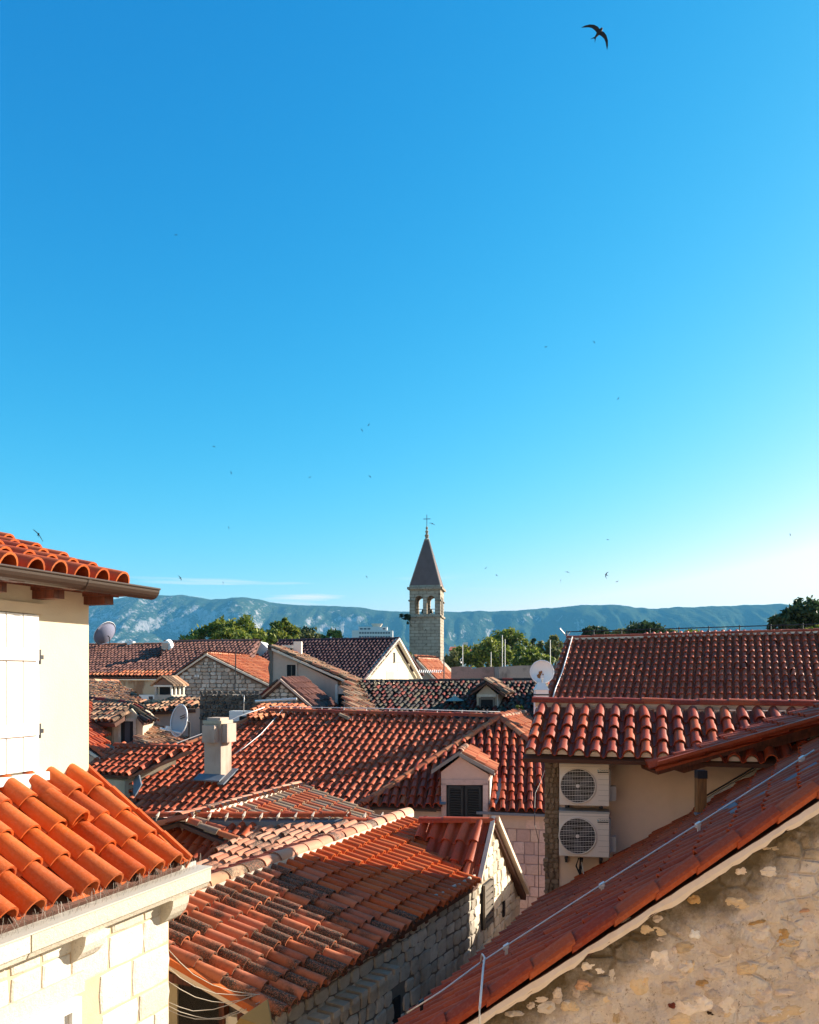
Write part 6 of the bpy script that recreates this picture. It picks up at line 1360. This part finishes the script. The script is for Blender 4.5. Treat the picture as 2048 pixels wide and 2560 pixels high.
tree('wide shadowy tree behind the ruined rampart', 100, [(1175, 1640, 42, 24, 0), (1140, 1648, 20, 20, 1), (1215, 1642, 30, 28, -1)], LF, 3000, .26, 7)
tree('bushy green tree in front of the tall park tree above the rampart', 95, [(1225, 1625, 44, 26, 0), (1250, 1645, 40, 24, -1)], LF, 2400, .24, 8)
tree('yellow green tree on the park edge beside the big red roof', 98, [(1385, 1612, 26, 22, 0), (1398, 1635, 24, 26, 1), (1360, 1625, 20, 20, 1)], LFY, 2200, .24, 9)
tree('dark dense tree between the park trees, behind the rusty dish', 92, [(1320, 1630, 34, 24, 0), (1335, 1650, 40, 22, -1), (1300, 1652, 30, 18, -2)], LF, 3000, .24, 10)
tree('rounded olive shrub tree at the tower foot', 96, [(1132, 1650, 20, 22, 0), (1120, 1660, 14, 16, 0)], LFY, 1200, .22, 11)
tree('small cypress-like dark tree peeping out of the park', 120, [(1333, 1604, 5, 10, 0), (1333, 1618, 8, 16, 0)], LFD, 600, .22, 12)
tree('dense round umbrella pine above the big red ridge', 70, [(1488, 1582, 31, 14, 0), (1470, 1588, 14, 9, 0), (1505, 1588, 14, 9, 0)], LFD, 2200, .17, 13)
tree('pale loose bush tree between the umbrella pine and the spiky tree', 78, [(1550, 1586, 22, 12, 0), (1535, 1592, 14, 8, 0)], LFY, 1100, .18, 14)
tree('dark spiky spreading tree above the middle of the big ridge', 72, [(1612, 1572, 34, 14, 0), (1590, 1582, 20, 10, 0), (1640, 1582, 20, 10, 1)], LFD, 2600, .20, 15, spread=.5)
tree('olive bush tree right beside the dark spiky tree', 76, [(1668, 1584, 20, 10, 0)], LFY, 700, .18, 16)
tree('low green shrub tree poking over the big red ridge', 66, [(1732, 1584, 22, 9, 0)], LF, 800, .17, 17)
tree('big dark leafy tree rising behind the right end of the big ridge', 48, [(2010, 1530, 46, 32, 0), (1965, 1552, 38, 22, 0), (2050, 1545, 50, 42, 1), (1945, 1568, 20, 16, 0), (2000, 1570, 60, 28, 1), (2100, 1530, 60, 40, 1)], LFD, 7500, .16, 18, spread=.26)
tree('light green shrub tree beside the big dark tree over the ridge', 44, [(2040, 1575, 18, 10, 0), (2015, 1580, 10, 6, 0)], LF, 700, .10, 19)
tp = thing('wall_shrub', 'small dark shrub growing out of the bell tower side below belfry', 'shrub', P(1020, 1548, 89.5)); v, f = leaves([(tuple(P(1010, 1541, 89.4)), (.6, .4, .32)), (tuple(P(1020, 1549, 89.4)), (.25, .3, .5))], 340, .14, 21); fast_mesh('foliage', v, f, LFD, tp)
MB().tube([P(1027, 1556, 89.6), P(1016, 1545, 89.5), P(1004, 1540, 89.4)], [.05, .04, .02], 5).build('stem', BARK, tp)
tp = thing('potted_plant', 'small leafy plant beside the crooked dormer on blackened roof', 'plant', P(1300, 1790, 27.6)); v, f = leaves([(tuple(P(1300, 1772, 27.6)), (.16, .16, .14))], 300, .06, 22); fast_mesh('foliage', v, f, LF, tp)
MB().lathe([(.07, 0), (.10, .16), (.11, .17)], P(1300, 1793, 27.6), 10).build('pot', T_ORF, tp)

# ------------------------------------------------------------------ swifts
def swift_mesh():
    mb = MB(); mb.lathe([(.002, -.085), (.012, -.06), (.02, -.02), (.024, .02), (.02, .05), (.014, .066), (.003, .078)], (0, 0, 0), 8, (0, 1, 0))
    for s_ in (-1, 1):
        le = [(.0, .035), (.05, .045), (.10, .032), (.15, .0), (.19, -.045), (.215, -.09)]; te = [(.215, -.09), (.18, -.066), (.14, -.035), (.10, -.016), (.05, -.012), (.0, -.02)]
        for zz in (0,):
            n8 = len(le); up = [Vector((s_ * x, y, .004 + .010 * math.sin(x / .215 * 3.1))) for x, y in le]; dn = [Vector((s_ * x, y, .000 + .010 * math.sin(x / .215 * 3.1))) for x, y in te[::-1]]
            lo_ = [p - Vector((0, 0, .006)) for p in up]
            mb.add(up + dn + lo_, [(i, i + 1, n8 + i + 1, n8 + i) for i in range(n8 - 1)] + [(2 * n8 + i + 1, 2 * n8 + i, n8 + i, n8 + i + 1) for i in range(n8 - 1)] + [(i + 1, i, 2 * n8 + i, 2 * n8 + i + 1) for i in range(n8 - 1)])
        mb.ext([(0, -.065, 0), (s_ * .012, -.07, 0), (s_ * .038, -.125, 0), (s_ * .008, -.09, 0), (0, -.088, 0)], (0, 0, .004))
    return mesh_of('swift', mb.v, mb.f, M_BIRD)
SW = swift_mesh()
def bird(px, py, span, roll, label, tilt=0, bank=0, group=None):
    d = .43 * FPX / span; o = bpy.data.objects.new('swift', SW); COL.objects.link(o)
    M = Matrix.Translation(P(px, py, d)) @ Matrix.Rotation(R(roll), 4, 'Y') @ Matrix.Rotation(R(tilt), 4, 'X') @ Matrix.Rotation(R(bank), 4, 'Z') @ Matrix.Rotation(R(90), 4, 'X')
    o.matrix_basis = M; tag(o, label, 'bird', group)
bird(1497, 82, 84, 38, 'large black swift with crescent wings and forked tail high in the sky', 5, 5)
bird(96, 1336, 40, 60, 'swift gliding with wings spread just above the left orange roof', 55, 10)
bird(451, 1445, 17, 85, 'swift with swept wings flying above the mountain beside the gutter end', 20, 40)
bird(1516, 1437, 21, -65, 'dark swift banking low over the mountain above the umbrella pine', 10, 20)
bird(1419, 1430, 14, 20, 'faint swift in side view, above a second one, over the far ridge', 70, 10)
bird(1402, 1451, 12, -40, 'small swift just below the faint side-view swift', 60, 40)
bird(1081, 1309, 17, 30, 'swift passing close to the iron cross of the bell tower', 65, 10)
for k, (x, y) in enumerate([(440, 587), (905, 1075), (922, 1062), (535, 1116), (578, 1182), (775, 1193), (925, 1191), (572, 1319), (1365, 867), (1486, 855), (1546, 996), (1520, 1349), (1976, 1337), (1215, 1420), (1242, 1438), (558, 1457), (1543, 1454), (917, 1442)]):
    bird(x, y, 9, (k * 67) % 180, 'tiny far-off swift, a dark speck in the open sky', (k * 31) % 60, (k * 17) % 40, 'distant swifts')
# ------------------------------------------------------------------ houses further left, hidden by the cream house from the viewpoint
for lab, x0, x1, y0, y1, zr, mt, wm_ in (('red roofed house left of the old tan roof, behind the cream house', -22, -13.6, 25, 33, -.5, T_RED, M_GREYP), ('brown roofed house beyond the red roofed one, behind the cream house', -30, -20, 36, 46, .9, T_BRN, M_WPL)):
    hb = Bld('row_house', lab, 'house', ((x0 + x1) / 2, (y0 + y1) / 2, 0)); ym = (y0 + y1) / 2; rg = []
    for f_, ye in (((0, -1), y0 - .3), ((0, 1), y1 + .3)):
        pp = Pl(V(x0, ym, zr), f_, .42); rg.append(hb.roof(pp, [pp.on(*c_) for c_ in ((x0 - .2, ye), (x1 + .2, ye), (x1 + .2, ym), (x0 - .2, ym))], .24, .38, mt, det=0))
    hb.caps(V(x0 - .2, ym, zr), V(x1 + .2, ym, zr), mt, rg[0], .12, .45, .04)
    ze = zr - .42 * (ym - y0) - .12
    hb.part('wall', MB().ext([V(x0, y0, -CZ), V(x0, y0, ze), V(x0, ym, zr - .12), V(x0, y1, ze), V(x0, y1, -CZ)], (x1 - x0, 0, 0)), wm_); hb.done(0)
